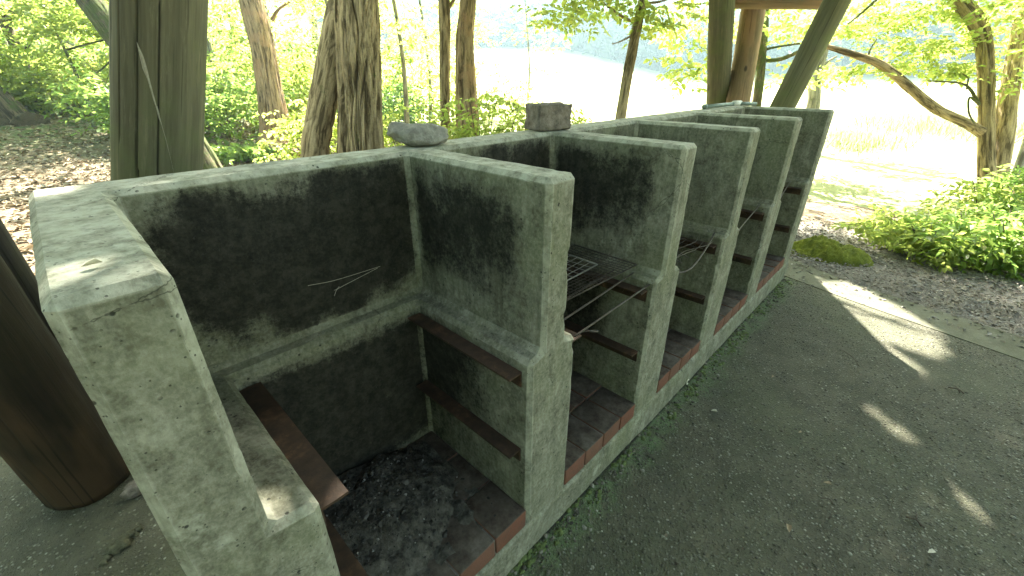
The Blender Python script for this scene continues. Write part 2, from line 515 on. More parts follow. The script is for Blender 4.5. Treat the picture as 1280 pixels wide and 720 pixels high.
def mesh_obj(name, V, F, mat, parent=None, smooth=True, attrs=None, origin=None):
    """V world coordinates; the object's origin is its parent's, or the middle of its base."""
    V = np.asarray(V, float)
    if parent is not None:
        org = WORLD0[parent.name]
    elif origin is not None:
        org = np.array(origin, float)
    else:
        lo, hi = V.min(0), V.max(0)
        org = np.array([(lo[0] + hi[0]) / 2, (lo[1] + hi[1]) / 2, lo[2]])
    me = bpy.data.meshes.new(name)
    L = V - org
    if isinstance(F, np.ndarray):
        k = F.shape[1]
        me.vertices.add(len(L))
        me.vertices.foreach_set('co', L.astype(np.float32).ravel())
        me.loops.add(F.size)
        me.loops.foreach_set('vertex_index', F.astype(np.int32).ravel())
        me.polygons.add(len(F))
        me.polygons.foreach_set('loop_start', np.arange(0, F.size, k, dtype=np.int32))
        me.update(calc_edges=True)
    else:
        me.from_pydata([tuple(v) for v in L], [], F)
        me.update()
    me.polygons.foreach_set('use_smooth', np.full(len(me.polygons), smooth))
    if attrs:
        for k, v in attrs.items():
            v = np.asarray(v, np.float32)
            if v.ndim == 2:
                a = me.attributes.new(k, 'FLOAT_VECTOR', 'POINT')
                a.data.foreach_set('vector', v.ravel())
            else:
                a = me.attributes.new(k, 'FLOAT', 'POINT')
                a.data.foreach_set('value', v)
    me.materials.append(mat)
    o = bpy.data.objects.new(name, me)
    link(o, parent)
    if parent is None:
        o.location = org
        WORLD0[o.name] = org
    else:
        WORLD0[o.name] = org
    return o


class Acc:
    """collects pieces of one mesh"""
    def __init__(self):
        self.v, self.f, self.n, self.a = [], [], 0, {}

    def add(self, V, F, **attrs):
        V = np.asarray(V, float)
        self.v.append(V)
        self.f += [tuple(int(i) + self.n for i in f) for f in F]
        for k in set(list(self.a) + list(attrs)):
            sh = (3,) if k == 'ax' else ()
            cur = self.a.setdefault(k, [np.zeros((self.n, *sh))] if self.n else [])
            cur.append(np.asarray(attrs[k], float) if k in attrs else np.zeros((len(V), *sh)))
        self.n += len(V)
        return self

    def build(self, name, mat, parent=None, smooth=True, **k):
        at_ = {q: np.concatenate(w) for q, w in self.a.items()} or None
        return mesh_obj(name, np.concatenate(self.v), self.f, mat, parent, smooth, at_, **k)


def spline(P, n):
    """Catmull-Rom through rows of P"""
    P = np.asarray(P, float)
    if len(P) == 2:
        t = np.linspace(0, 1, n)[:, None]
        return P[0] * (1 - t) + P[1] * t
    Q = np.vstack([2 * P[0] - P[1], P, 2 * P[-1] - P[-2]])
    t = np.linspace(0, len(P) - 1 - 1e-9, n)
    i = t.astype(int)
    u = (t - i)[:, None]
    a, b, c, d = Q[i], Q[i + 1], Q[i + 2], Q[i + 3]
    return 0.5 * (2 * b + (c - a) * u + (2 * a - 5 * b + 4 * c - d) * u ** 2 + (3 * b - a - 3 * c + d) * u ** 3)


def tube(path, seg=12, rings=None, rough=0.0, ridge=0.0, nridge=14, seed=0.0, cap=True, bulge=0.0):
    """path rows x, y, z, r -> vertices, quads, ridge attribute"""
    path = np.asarray(path, float)
    n = rings or max(2, len(path))
    S = spline(path, n) if len(path) != n or rings else path
    C, R = S[:, :3], np.maximum(S[:, 3], 0.0005)
    T = np.gradient(C, axis=0)
    T /= np.linalg.norm(T, axis=1)[:, None] + 1e-12
    ref = np.array([1.0, 0, 0]) if abs(T[0][0]) < 0.8 else np.array([0, 1.0, 0])
    U = np.zeros_like(T)
    for i in range(n):
        u = ref - T[i] * (ref @ T[i])
        u /= np.linalg.norm(u)
        U[i] = u
        ref = u
    W = np.cross(T, U)
    th = np.linspace(0, 2 * math.pi, seg, endpoint=False)
    L = np.concatenate([[0], np.cumsum(np.linalg.norm(np.diff(C, axis=0), axis=1))])
    ring = np.cos(th)[None, :, None] * U[:, None, :] + np.sin(th)[None, :, None] * W[:, None, :]
    rr = np.repeat(R[:, None], seg, 1)
    att = np.ones((n, seg))
    TH = np.repeat(th[None], n, 0)
    LL = np.repeat(L[:, None], seg, 1)
    if rough:
        q = np.stack([np.cos(TH) * 1.3, np.sin(TH) * 1.3, LL / R.mean() * 0.35], -1).reshape(-1, 3)
        rr = rr * (1 + rough * fbm(q, 1.2, 3, seed).reshape(n, seg))
    if ridge:
        wob = vnoise(np.stack([np.cos(TH) * 2, np.sin(TH) * 2, LL / R.mean() * 0.5], -1).reshape(-1, 3), 1.0, seed + 4).reshape(n, seg)
        q = np.stack([np.cos(TH + wob * .25) * nridge / 4.2, np.sin(TH + wob * .25) * nridge / 4.2, LL / R.mean() * 0.075], -1).reshape(-1, 3)
        f = 1 - np.abs(fbm(q, 1.3, 3, seed + 9).reshape(n, seg)) * 1.6
        att = 1 - np.clip(f, 0, 1) ** 2
        rr = rr * (1 - ridge * np.clip(f, 0, 1) ** 3)
    V = C[:, None, :] + ring * rr[..., None]
    V = V.reshape(-1, 3)
    F = []
    for i in range(n - 1):
        b = i * seg
        for j in range(seg):
            k = (j + 1) % seg
            F.append((b + j, b + k, b + seg + k, b + seg + j))
    att = att.reshape(-1)
    rm = R.mean()
    AX = np.stack([np.cos(TH) * rm, np.sin(TH) * rm, LL], -1).reshape(-1, 3) + [seed * 1.7, seed * .9, seed * 3.1]
    if cap:
        AX = np.vstack([AX, AX[0] * .5, AX[-1] * .5])
    tube.ax = AX
    if cap:
        V = np.vstack([V, C[0] - T[0] * bulge, C[-1] + T[-1] * bulge])
        a, b = n * seg, n * seg + 1
        for j in range(seg):
            k = (j + 1) % seg
            F.append((a, k, j))
            F.append((b, (n - 1) * seg + j, (n - 1) * seg + k))
        att = np.concatenate([att, [1, 1]])
    return V, F, att


def box_vf(lo, hi):
    x0, y0, z0 = lo
    x1, y1, z1 = hi
    V = [(x0, y0, z0), (x1, y0, z0), (x1, y1, z0), (x0, y1, z0), (x0, y0, z1), (x1, y0, z1), (x1, y1, z1), (x0, y1, z1)]
    F = [(0, 3, 2, 1), (4, 5, 6, 7), (0, 1, 5, 4), (1, 2, 6, 5), (2, 3, 7, 6), (3, 0, 4, 7)]
    return np.array(V, float), F


def bevel_box(lo, hi, w=0.004, seg=1):
    V, F = box_vf(lo, hi)
    bm = bmesh.new()
    vs = [bm.verts.new(v) for v in V]
    for f in F:
        bm.faces.new([vs[i] for i in f])
    bmesh.ops.bevel(bm, geom=bm.edges[:], offset=w, segments=seg, affect='EDGES', profile=0.6)
    bm.verts.index_update()
    R = np.array([v.co[:] for v in bm.verts]), [tuple(v.index for v in f.verts) for f in bm.faces]
    bm.free()
    return R


def remesh(bm, voxel):
    """bmesh -> dense even mesh, returned as arrays"""
    me = bpy.data.meshes.new('work')
    bm.to_mesh(me)
    bm.free()
    o = bpy.data.objects.new('work', me)
    COL.objects.link(o)
    md = o.modifiers.new('r', 'REMESH')
    md.mode = 'VOXEL'
    md.voxel_size = voxel
    dg = bpy.context.evaluated_depsgraph_get()
    ev = o.evaluated_get(dg)
    m2 = ev.to_mesh()
    V = np.empty(len(m2.vertices) * 3, np.float32)
    m2.vertices.foreach_get('co', V)
    N = np.empty(len(m2.vertices) * 3, np.float32)
    m2.vertices.foreach_get('normal', N)
    F = np.empty(len(m2.loops), np.int32)
    m2.loops.foreach_get('vertex_index', F)
    assert len(F) == 4 * len(m2.polygons)
    ev.to_mesh_clear()
    bpy.data.objects.remove(o)
    bpy.data.meshes.remove(me)
    return V.reshape(-1, 3).astype(float), N.reshape(-1, 3).astype(float), F.reshape(-1, 4)


def slice_up(bm, step):
    """cut a bmesh into cells of about step and return arrays; arrises stay crisp"""
    big = [f for f in bm.faces if len(f.verts) > 4]
    if big:
        bmesh.ops.triangulate(bm, faces=big)
    lo = np.min([v.co[:] for v in bm.verts], 0)
    hi = np.max([v.co[:] for v in bm.verts], 0)
    for ax in range(3):
        no = [0, 0, 0]
        no[ax] = 1
        n = max(1, int((hi[ax] - lo[ax]) / step))
        for k in range(1, n):
            co = [0, 0, 0]
            co[ax] = lo[ax] + (hi[ax] - lo[ax]) * (k + 0.013) / n
            bmesh.ops.bisect_plane(bm, geom=bm.verts[:] + bm.edges[:] + bm.faces[:], dist=0.0008, plane_co=co, plane_no=no)
    bmesh.ops.triangulate(bm, faces=[f for f in bm.faces if len(f.verts) > 3])
    bm.normal_update()
    bm.verts.index_update()
    V = np.array([v.co[:] for v in bm.verts])
    N = np.array([v.normal[:] for v in bm.verts])
    F = np.array([[v.index for v in f.verts] for f in bm.faces])
    FN = np.array([f.normal[:] for f in bm.faces])
    bm.free()
    return V, N, F, FN


def submesh(V, F, keep, attrs):
    f = F[keep]
    used = np.unique(f)
    mp = np.full(len(V), -1)
    mp[used] = np.arange(len(used))
    return V[used], mp[f], {k: v[used] for k, v in attrs.items()}


# ------------------------------------------------------------------ sunlight gaps: the places the low sun reaches through the crowns
def poly(pts, z):
    return (z, np.array([at(x, y, Z=z)[:2] for x, y in pts]))


GAPS = [
    poly([(1000, 344), (1035, 345), (1070, 358), (1120, 385), (1165, 412), (1180, 438), (1160, 446), (1110, 424), (1050, 392), (1012, 362)], 0),
    poly([(1056, 411), (1078, 409), (1156, 460), (1150, 472)], 0),
    poly([(1107, 528), (1118, 525), (1136, 543), (1129, 549)], 0),
    poly([(1087, 512), (1093, 511), (1098, 519), (1092, 522)], 0),
    poly([(1195, 598), (1212, 594), (1231, 604), (1229, 656), (1206, 632)], 0),
    poly([(708, 398), (722, 394), (732, 412), (718, 424)], 0.795),
    poly([(406, 622), (425, 600), (438, 608), (412, 640)], 0.76),
    poly([(36, 236), (100, 226), (50, 262)], 1.273),
]


def inside(P, poly_):
    r = np.zeros(len(P), bool)
    n = len(poly_)
    for i in range(n):
        a, b = poly_[i], poly_[(i + 1) % n]
        c = (a[1] > P[:, 1]) != (b[1] > P[:, 1])
        xx = (b[0] - a[0]) * (P[:, 1] - a[1]) / (b[1] - a[1] + 1e-12) + a[0]
        r ^= c & (P[:, 0] < xx)
    return r


def open_to_sun(P, grow=1.0):
    """True for leaf positions standing in one of the gaps"""
    r = np.zeros(len(P), bool)
    for z, pg in GAPS:
        s = (P[:, 2] - z) / SUN_VEC[2]
        Q = P[:, :2] - SUN_VEC[:2] * s[:, None]
        c = pg.mean(0)
        e = pg - c
        ln_ = np.linalg.norm(e, axis=1)[:, None]
        r |= inside(Q, c + e * (1 + (0.05 if len(pg) > 5 else 0.028) * grow / ln_)) & (s > 0)
    return r


# ------------------------------------------------------------------ foliage
def leaves_mesh(P, A, Nn, L, Wd, fold=0.25):
    """P base points, A axis directions, Nn normals (unit), L lengths, Wd widths -> folded pointed leaves"""
    n = len(P)
    S = np.cross(A, Nn)
    S /= np.linalg.norm(S, axis=1)[:, None] + 1e-9
    up = np.cross(S, A)
    L, Wd = L[:, None], Wd[:, None]
    dip = up * (-0.12 * L)
    mid = P + A * L * 0.0
    tip = P + A * L + dip
    l1 = P + A * L * 0.30 + S * Wd * 0.45 + up * Wd * fold
    l2 = P + A * L * 0.68 + S * Wd * 0.40 + up * Wd * fold * .7 + dip * .5
    r1 = P + A * L * 0.30 - S * Wd * 0.45 + up * Wd * fold
    r2 = P + A * L * 0.68 - S * Wd * 0.40 + up * Wd * fold * .7 + dip * .5
    V = np.stack([mid, l1, l2, tip, r2, r1], 1).reshape(-1, 3)
    b = (np.arange(n) * 6)[:, None]
    F = np.concatenate([b + np.array([[0, 3, 2, 1]]), b + np.array([[0, 5, 4, 3]])], 1).reshape(-1, 4)
    return V, F


def sprays(centres, rad, n_spray, k, size, flat=0.5, seed=0, droop=0.15, ground=None):
    """leafy twigs filling ellipsoids: centres rows x, y, z; rad rows rx, ry, rz; n_spray per ellipsoid; k leaves on each twig"""
    g = np.random.default_rng(seed)
    PP, AA, NN, LL, WW = [], [], [], [], []
    for c, r, ns in zip(centres, rad, n_spray):
        d = g.normal(size=(ns, 3))
        d /= np.linalg.norm(d, axis=1)[:, None]
        u = g.uniform(0.12, 1, ns) ** (1 / 2.2)
        C = np.array(c) + d * u[:, None] * np.array(r)
        az = np.arctan2(d[:, 1], d[:, 0]) + g.normal(0, 0.8, ns)
        dr = np.stack([np.cos(az), np.sin(az), g.normal(-droop, 0.3, ns)], 1)
        dr /= np.linalg.norm(dr, axis=1)[:, None]
        pn = np.stack([g.normal(0, flat, ns), g.normal(0, flat, ns), np.ones(ns)], 1)
        pn -= dr * (pn * dr).sum(1)[:, None]
        pn /= np.linalg.norm(pn, axis=1)[:, None]
        sd = np.cross(dr, pn)
        tl = size * g.uniform(2.2, 4.2, ns)
        s = np.linspace(0.05, 1, k)
        side = np.where(np.arange(k) % 2, 1.0, -1.0)
        side[-1] = 0.05
        B = C[:, None] + dr[:, None] * (s[None, :, None] * tl[:, None, None])
        A = dr[:, None] * (0.55 + 0.5 * (np.abs(side) < .5))[None, :, None] + sd[:, None] * side[None, :, None]
        A = A + g.normal(0, 0.22, A.shape)
        A /= np.linalg.norm(A, axis=2)[..., None]
        Nn = pn[:, None] + g.normal(0, 0.35, A.shape)
        Nn -= A * (Nn * A).sum(2)[..., None]
        Nn /= np.linalg.norm(Nn, axis=2)[..., None]
        l = size * g.uniform(0.65, 1.25, (ns, k))
        PP.append(B.reshape(-1, 3)); AA.append(A.reshape(-1, 3)); NN.append(Nn.reshape(-1, 3))
        LL.append(l.ravel()); WW.append((l * g.uniform(0.45, 0.62, (ns, k))).ravel())
    P, A, Nn, L, W = (np.concatenate(q) for q in (PP, AA, NN, LL, WW))
    keep = ~open_to_sun(P + A * L[:, None] * .5)
    if ground is not None:
        keep &= P[:, 2] > ground(P[:, 0], P[:, 1]) + 0.02
    # nothing inside the shelter or over its floor
    keep &= ~((P[:, 1] < 2.3) & (P[:, 0] < 6.0) & (P[:, 0] > -4) & (P[:, 1] > -6) & (P[:, 2] > .8) & ((P[:, 1] < 1.2) | (P[:, 0] < 4)))
    return leaves_mesh(P[keep], A[keep], Nn[keep], L[keep], W[keep])


# ------------------------------------------------------------------ terrain
def height(X, Y):
    X, Y = np.asarray(X, float), np.asarray(Y, float)
    dx, dy = X + 0.8, Y + 0.6
    r = np.hypot(dx, dy)
    az = np.degrees(np.arctan2(dx, dy))
    left = sstep(34, 20, az) * sstep(-170, -150, az)
    h = left * (sstep(9, 24, r) * 1.7 + np.clip(r - 24, 0, 200) * 0.16)
    behind = sstep(115, 150, np.abs(az))
    h = h + behind * np.clip(r - 12, 0, 100) * 0.12
    P = np.stack([X.ravel(), Y.ravel(), np.zeros(X.size)], 1)
    h = h + sstep(68, 48, az) * sstep(26, 40, az) * sstep(25, 95, r) * 5.0
    pad = (X > -2.6) & (X < 3.5) & (Y > -7) & (Y < 2.35)
    rough = 0.05 * fbm(P, 0.6, 4).reshape(X.shape) * sstep(3.0, 6, r) + 0.18 * vnoise(P, 0.09).reshape(X.shape) * sstep(8, 25, r)
    bank = 0.13 * sstep(2.6, 4.2, Y) * sstep(3.2, 2.0, X)
    h = h + np.where(pad, 0, rough) + bank
    far = sstep(70, 190, r) * 26 * (0.6 + 0.4 * vnoise(P, 0.02).reshape(X.shape)) + np.clip(r - 190, 0, 400) * 0.12
    return h + far * sstep(20, 40, np.abs(az)) - 0.02 - 0.06 * pad


def terrain():
    rad = np.concatenate([np.linspace(0, 14, 90), 14 * 1.045 ** np.arange(1, 92)])
    nt = 300
    th = np.linspace(0, 2 * math.pi, nt, endpoint=False)
    Rr, TT = np.meshgrid(rad, th, indexing='ij')
    X, Y = 0.8 + Rr * np.sin(TT), 0.8 + Rr * np.cos(TT)
    Z = height(X, Y)
    V = np.stack([X, Y, Z], -1).reshape(-1, 3)
    i, j = np.meshgrid(np.arange(1, len(rad) - 1), np.arange(nt), indexing='ij')
    a = i * nt + j
    b = i * nt + (j + 1) % nt
    F = np.stack([a, a + nt, b + nt, b], -1).reshape(-1, 4)[:, ::-1]
    C = V[F].mean(1)
    dx, dy = C[:, 0] + .8, C[:, 1] + .6
    r, az = np.hypot(dx, dy), np.degrees(np.arctan2(dx, dy))
    edge = 7.2 + 0.8 * vnoise(C * [1, 1, 0], 0.5) + 5 * sstep(50, 36, az)
    mead = (az > 27) & (az < 128) & (r > edge) & (r < 95)
    hill = r >= 95
    green = sstep(9, 15, np.hypot(V[:, 0] + .8, V[:, 1] + .6))
    d = np.abs(V[:, 0] - 3.7)
    gravel = sstep(1.6, 0.9, d) * sstep(1.5, 0.5, V[:, 1])
    attrs = {'green': green, 'gravel': gravel}
    for name, keep, mt in (('ground', ~mead & ~hill, M['ground']), ('meadow', mead, M['meadow']), ('hills', hill, M['ground'])):
        v, f, a_ = submesh(V, F, keep, attrs)
        o = mesh_obj(name, v, f, mt, attrs=a_, origin=(0, 0, 0))
        tag(o, kind='structure')


terrain()


def ground_at(x, y):
    return height(np.atleast_1d(np.asarray(x, float)), np.atleast_1d(np.asarray(y, float)))


# the shelter's floor: exposed aggregate slab with a smooth border at its far end
EDGE = [(3.02, 0.12), (2.80, -1.40), (1.9, -7.0)]


def flat_sheet(name, outline, z, mat, thick=0.1):
    n = len(outline)
    V = [(x, y, z) for x, y in outline] + [(x, y, z - thick) for x, y in outline]
    F = [tuple(range(n))] + [(i, i + n, (i + 1) % n + n, (i + 1) % n) for i in range(n)]
    o = mesh_obj(name, V, F, mat, smooth=False)
    bm = bmesh.new()
    bm.from_mesh(o.data)
    bmesh.ops.recalc_face_normals(bm, faces=bm.faces)
    bm.to_mesh(o.data)
    bm.free()
    return tag(o, kind='structure')


flat_sheet('pavement', [(-2.6, 2.3), (-2.6, -7), (1.95, -7), (2.70, -1.40), (2.93, -0.45), (3.10, 0.10), (3.35, 1.2), (3.4, 2.3)], 0.0, M['pave'])
flat_sheet('pavement_border', [(1.95, -7), (2.35, -7), (3.06, -1.40), (3.28, -0.45), (3.52, 0.06), (3.78, 1.2), (3.86, 2.3), (3.4, 2.3), (3.35, 1.2), (3.10, 0.10), (2.93, -0.45), (2.70, -1.40)], 0.004, M['strip'])

# ------------------------------------------------------------------ the barbecue hearth
H, ZL, ZB, D, TU, TL, CH = 1.273, 0.795, 0.141, 0.560, 0.104, 0.205, 0.0155
BT = 0.135                                         # back wall thickness above its ledge
WX = [None, 0.0, 0.70, 1.386, 2.121, 2.975]        # middles of the five thin partitions
X0L, X0R, X0RL = -0.862, -0.747, -0.668            # thick end wall
XE = WX[5] + TU / 2
YB = D + BT
LB = 0.048                                         # ledge of the back wall
hearth = thing('barbecue_hearth', (1.08, 0.3, 0.0),
               'long grey concrete barbecue hearth with five soot-stained open bays, under the log shelter', 'barbecue')

# comb outline: pairs (upper point, lower point), anticlockwise seen from above
up, lo_ = [(X0L, YB), (X0L, 0.0), (X0R, 0.0), (X0R, D)], [(X0L, YB), (X0L, 0.0), (X0RL, 0.0), (X0RL, D - LB)]
for i in range(1, 6):
    x = WX[i]
    lastr = XE if i == 5 else x + TL / 2
    up += [(x - TU / 2, D), (x - TU / 2, 0.0), (x + TU / 2, 0.0)]
    lo_ += [(x - TL / 2, D - LB), (x - TL / 2, 0.0), (lastr, 0.0)]
    if i < 5:
        up.append((x + TU / 2, D))
        lo_.append((lastr, D - LB))
up.append((XE, YB))
lo_.append((XE, YB))


def comb():
    bm = bmesh.new()
    n = len(up)
    same = [u == l for u, l in zip(up, lo_)]
    r0 = [bm.verts.new((*p, ZB)) for p in lo_]
    r1 = [bm.verts.new((*p, ZL)) for p in lo_]
    r2 = [r1[i] if same[i] else bm.verts.new((*p, ZL + 0.012)) for i, p in enumerate(up)]
    r3 = [bm.verts.new((*p, H)) for p in up]
    bm.faces.new(r0[::-1])
    bm.faces.new(r3)
    for a, b in ((r0, r1), (r1, r2), (r2, r3)):
        for i in range(n):
            k = (i + 1) % n
            vs = []
            for v in (a[i], a[k], b[k], b[i]):
                if v not in vs:
                    vs.append(v)
            if len(vs) >= 3:
                bm.faces.new(vs)
    bmesh.ops.recalc_face_normals(bm, faces=bm.faces)
    ed = [e for e in bm.edges if len(e.link_faces) == 2 and e.calc_face_angle(0) > 0.5 and not all(v.co.z < ZB + 1e-4 for v in e.verts)]
    bmesh.ops.bevel(bm, geom=ed, offset=CH, segments=1, affect='EDGES', clamp_overlap=True)
    bmesh.ops.recalc_face_normals(bm, faces=bm.faces)
    return slice_up(bm, 0.0165)


def weather(V, N, amp=1.0, seed=0.0):
    """hand-cast unevenness, worn and chipped arrises"""
    edge = sstep(0.985, 0.93, np.abs(N).max(1))
    d = 0.0013 * fbm(V, 3.5, 3, seed) + 0.0004 * fbm(V, 30, 2, seed + 3)
    chip = sstep(0.50, 0.78, fbm(V, 17, 3, seed + 8)) * edge
    fine = sstep(0.25, 0.6, vnoise(V, 85, seed + 5)) * edge
    d = d - chip * 0.0055 - fine * 0.0004
    return V + N * (d * amp)[:, None], edge, chip


CV, CN, CF, CFN = comb()
BAYS = [(X0R, WX[1] - TU / 2)] + [(WX[i] + TU / 2, WX[i + 1] - TU / 2) for i in range(1, 5)]
BACK_UP = [1.16, 1.02, 0.85, 0.75, 0.65]
BACK_LO = [0.90, 0.85, 0.8, 0.75, 0.7]
LEFT_UP = [0.0, 0.88, 0.88, 0.48, 0.44, 0.54]       # soot on the face turned to the bay on the left of partition i
LEFT_LO = [0.0, 0.68, 0.60, 0.58, 0.62, 0.7]
RIGHT_UP = [0.75, 0.7, 0.6, 0.5, 0.5, 0.1]


def soot_shade_amount(V, N):
    X, Y, Z = V.T
    s = np.full(len(V), 0.10)
    Zn = Z + 0.05 * fbm(V, 7, 4, 31.0)
    zu = (0.25 + 0.75 * sstep(0.81, 0.95, Zn)) * (0.30 + 0.70 * sstep(1.27, 1.12, Zn)) * sstep(ZL, ZL + .03, Z) * sstep(1.268, 1.25, Z)
    zl = sstep(ZL - 0.015, ZL - 0.09, Z) * sstep(0.18, 0.28, Z)
    for b, (x0, x1) in enumerate(BAYS):
        inb = (X > x0 - 0.13) & (X < x1 + 0.13) & (Y < D + 0.02) & (Y > 0)
        side = (0.25 + 0.75 * sstep(x0 - 0.02, x0 + 0.15, X)) * (0.45 + 0.55 * sstep(x1 + .01, x1 - 0.07, X))
        back = inb & (N[:, 1] < -0.6) & (Y > D - 0.2)
        s = np.where(back, np.maximum(s, zu * side * BACK_UP[b] * 1.05 + zl * BACK_LO[b] * sstep(x0 - .06, x0 + .02, X)), s)
    for i in range(6):
        cx = WX[i] if i else (X0L + X0R) / 2
        near = (np.abs(X - cx) < 0.13) & (Y < D)
        yg = sstep(0.02, 0.13, Y)
        yb = sstep(D - 0.005, D - 0.05, Y)
        L_ = near & (N[:, 0] < -0.6) & (i > 0)
        grad = 0.66 + 0.34 * sstep(0.05, 0.34, Y)
        drop = 0.6 + 0.4 * sstep(0.86, 1.12, Z)
        s = np.where(L_, np.maximum(s, LEFT_UP[i] * yg * grad * yb * zu * drop + LEFT_LO[i] * zl * sstep(0.06, 0.28, Y) * sstep(0.4, 0.6, Z + 0.3 * Y)), s)
        R_ = near & (N[:, 0] > 0.6) & (i < 5)
        s = np.where(R_, np.maximum(s, RIGHT_UP[i] * yg * zu + 0.6 * zl * yg), s)
    for i in range(6):
        pass
    deep = (Z < ZL - .03) & (Y > 0.1) & (Y < D + .02) & (X > X0R)  # shade painted in: lower bay faces darken towards the back
    s = np.where(deep, np.maximum(s, .16 + .26 * sstep(.08, .35, Y)), s)
    ledge = (N[:, 2] > 0.5) & (Z < 0.9)
    s = np.where(ledge, 0.30, s)
    s = s * (1 + 0.22 * fbm(V * [1, 1, .6], 6.5, 4, 44.0))
    return np.clip(s, 0, 1.1)


BN = np.where(np.abs(CN) > 0.55, CN, CN)
soot = soot_shade_amount(CV, BN)
CV2, cedge, cchip = weather(CV, CN)
arris_skylight = np.where(cedge > 0.3, np.where(CV[:, 2] > 1.2, 0.9, np.where(CV[:, 1] < 0.05, 0.45, 0.0)), 0.0)  # worn arrises, the upper ones paler with painted skylight
soot = np.where(cedge > 0.3, soot * 0.5 + 0.02, soot)
arris_skylight = np.maximum(arris_skylight, np.where((CN[:, 2] > 0.6) & (CV[:, 2] > 1.2), 1.0, 0.0))  # wall tops made paler to paint in skylight
fc = CV[CF].mean(1)
part_id = np.full(len(CF), -1)
part_id[(fc[:, 1] < D) & (fc[:, 0] < X0RL + 0.02) & ~((fc[:, 1] > D - LB - 0.02) & (fc[:, 0] > X0R + 0.02))] = 0
for i in range(1, 6):
    part_id[(fc[:, 1] < D - 0.02) & (np.abs(fc[:, 0] - WX[i]) < TL / 2 + 0.02) & ~((fc[:, 1] > D - LB - 0.02) & (np.abs(fc[:, 0] - WX[i]) > TL / 2 + 0.004))] = i
back = None
for i in range(-1, 6):
    v, f, a = submesh(CV2, CF, part_id == i, {'soot': soot, 'arris_skylight': arris_skylight})
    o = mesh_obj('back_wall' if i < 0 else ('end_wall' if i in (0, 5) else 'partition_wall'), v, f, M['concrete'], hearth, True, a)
    o.data.set_sharp_from_angle(angle=math.radians(24))
    if i == 0:
        o['label'] = 'thick clean end wall with wide top'
    if i < 0:
        o['label'] = 'sooty back wall with ledge'

# plinth under the bays
bm = bmesh.new()
V, F = box_vf((X0L - 0.004, -0.004, -0.05), (XE + 0.004, YB + 0.004, ZB + 0.002))
vs = [bm.verts.new(v) for v in V]
for f in F:
    bm.faces.new([vs[i] for i in f])
bmesh.ops.recalc_face_normals(bm, faces=bm.faces)
bmesh.ops.bevel(bm, geom=bm.edges[:], offset=0.007, segments=1, affect='EDGES')
PV, PN, PF, _ = slice_up(bm, 0.02)
pedge = sstep(0.985, 0.93, np.abs(PN).max(1))
PV = PV + PN * (0.003 * fbm(PV, 4, 3, 2.0) - sstep(0.2, 0.6, fbm(PV, 15, 3, 4.0)) * pedge * 0.006)[:, None]
mesh_obj('plinth', PV, PF, M['concrete'], hearth, True, {'soot': np.full(len(PV), 0.16)})

# brick hearth floors, one per bay
ZT = 0.222
LOWER = [(X0RL, WX[1] - TL / 2)] + [(WX[i] + TL / 2, WX[i + 1] - TL / 2) for i in range(1, 5)]
for b, (x0, x1) in enumerate(LOWER):
    acc = Acc()
    n = 4 if b != 4 else 5
    w = (x1 - x0) / n
    ny = 3
    dl = (D - LB) / ny
    for i in range(n):
        for j in range(ny):
            g = 0.0035
            ztop = ZT + random.uniform(-0.003, 0.003)
            v, f = bevel_box((x0 + i * w + g, j * dl + (g if j else 0.002) - (0.0), ZB + 0.006), (x0 + (i + 1) * w - g, (j + 1) * dl - g, ztop), 0.0045, 2)
            v = v + 0.0018 * np.stack([vnoise(v, 40, 3 * b), vnoise(v, 40, 7 + b), vnoise(v, 40, 11 + b)], 1)
            acc.add(v, f)
    fl = acc.build('brick_floor', M['brick'], hearth, True)
    v, f = box_vf((x0 - 0.004, 0.008, ZB - 0.01), (x1 + 0.004, D - LB + 0.01, ZT - 0.008))
    mesh_obj('mortar_bed', v, f, M['mortar'], fl, False)


# steel angle irons that carry the grills
def angle_iron(name, xw, sgn, z, y0, y1, w=0.055, t=0.006, h=0.05):
    """vertical leg against a wall face at xw, top leg reaching out by w towards sgn"""
    a = Acc()
    s = sgn
    prof = [(0.0015, 0), (w, 0), (w, -t), (t, -t), (t, -h), (0.0015, -h)]
    V = [(xw + s * px, y, z + pz) for y in (y0, y1) for px, pz in prof]
    n = len(prof)
    F = [tuple(range(n))[::s], tuple(range(n, 2 * n))[::-s]] + [((i + 1) % n, i, i + n, (i + 1) % n + n)[::s] for i in range(n)]
    a.add(V, F)
    for q in (0.22, 0.78):
        y = y0 + (y1 - y0) * q
        v, f, _ = tube([(xw + s * 0.026, y, z - t - 0.014, 0.006), (xw + s * 0.026, y, z - t, 0.006)], 8)
        a.add(v, f)
        v, f, _ = tube([(xw + s * 0.006, y, z - 0.03, 0.011), (xw + s * 0.016, y, z - 0.03, 0.011)], 6)
        a.add(v, f)
    return a.build(name, M['rust'], hearth, False)


for i in range(6):
    left_face = (WX[i] - TL / 2) if i else None
    right_face = (WX[i] + TL / 2) if i else X0RL
    for z in (0.752, 0.470):
        jit = random.uniform(-0.006, 0.006)
        if left_face is not None:
            angle_iron('angle_iron', left_face, -1, z + jit, 0.03, D - LB - 0.01, 0.05)
        if i < 5:
            angle_iron('angle_iron', right_face, 1, z + jit + random.uniform(-.004, .004), 0.022, D - LB - 0.01, 0.058)

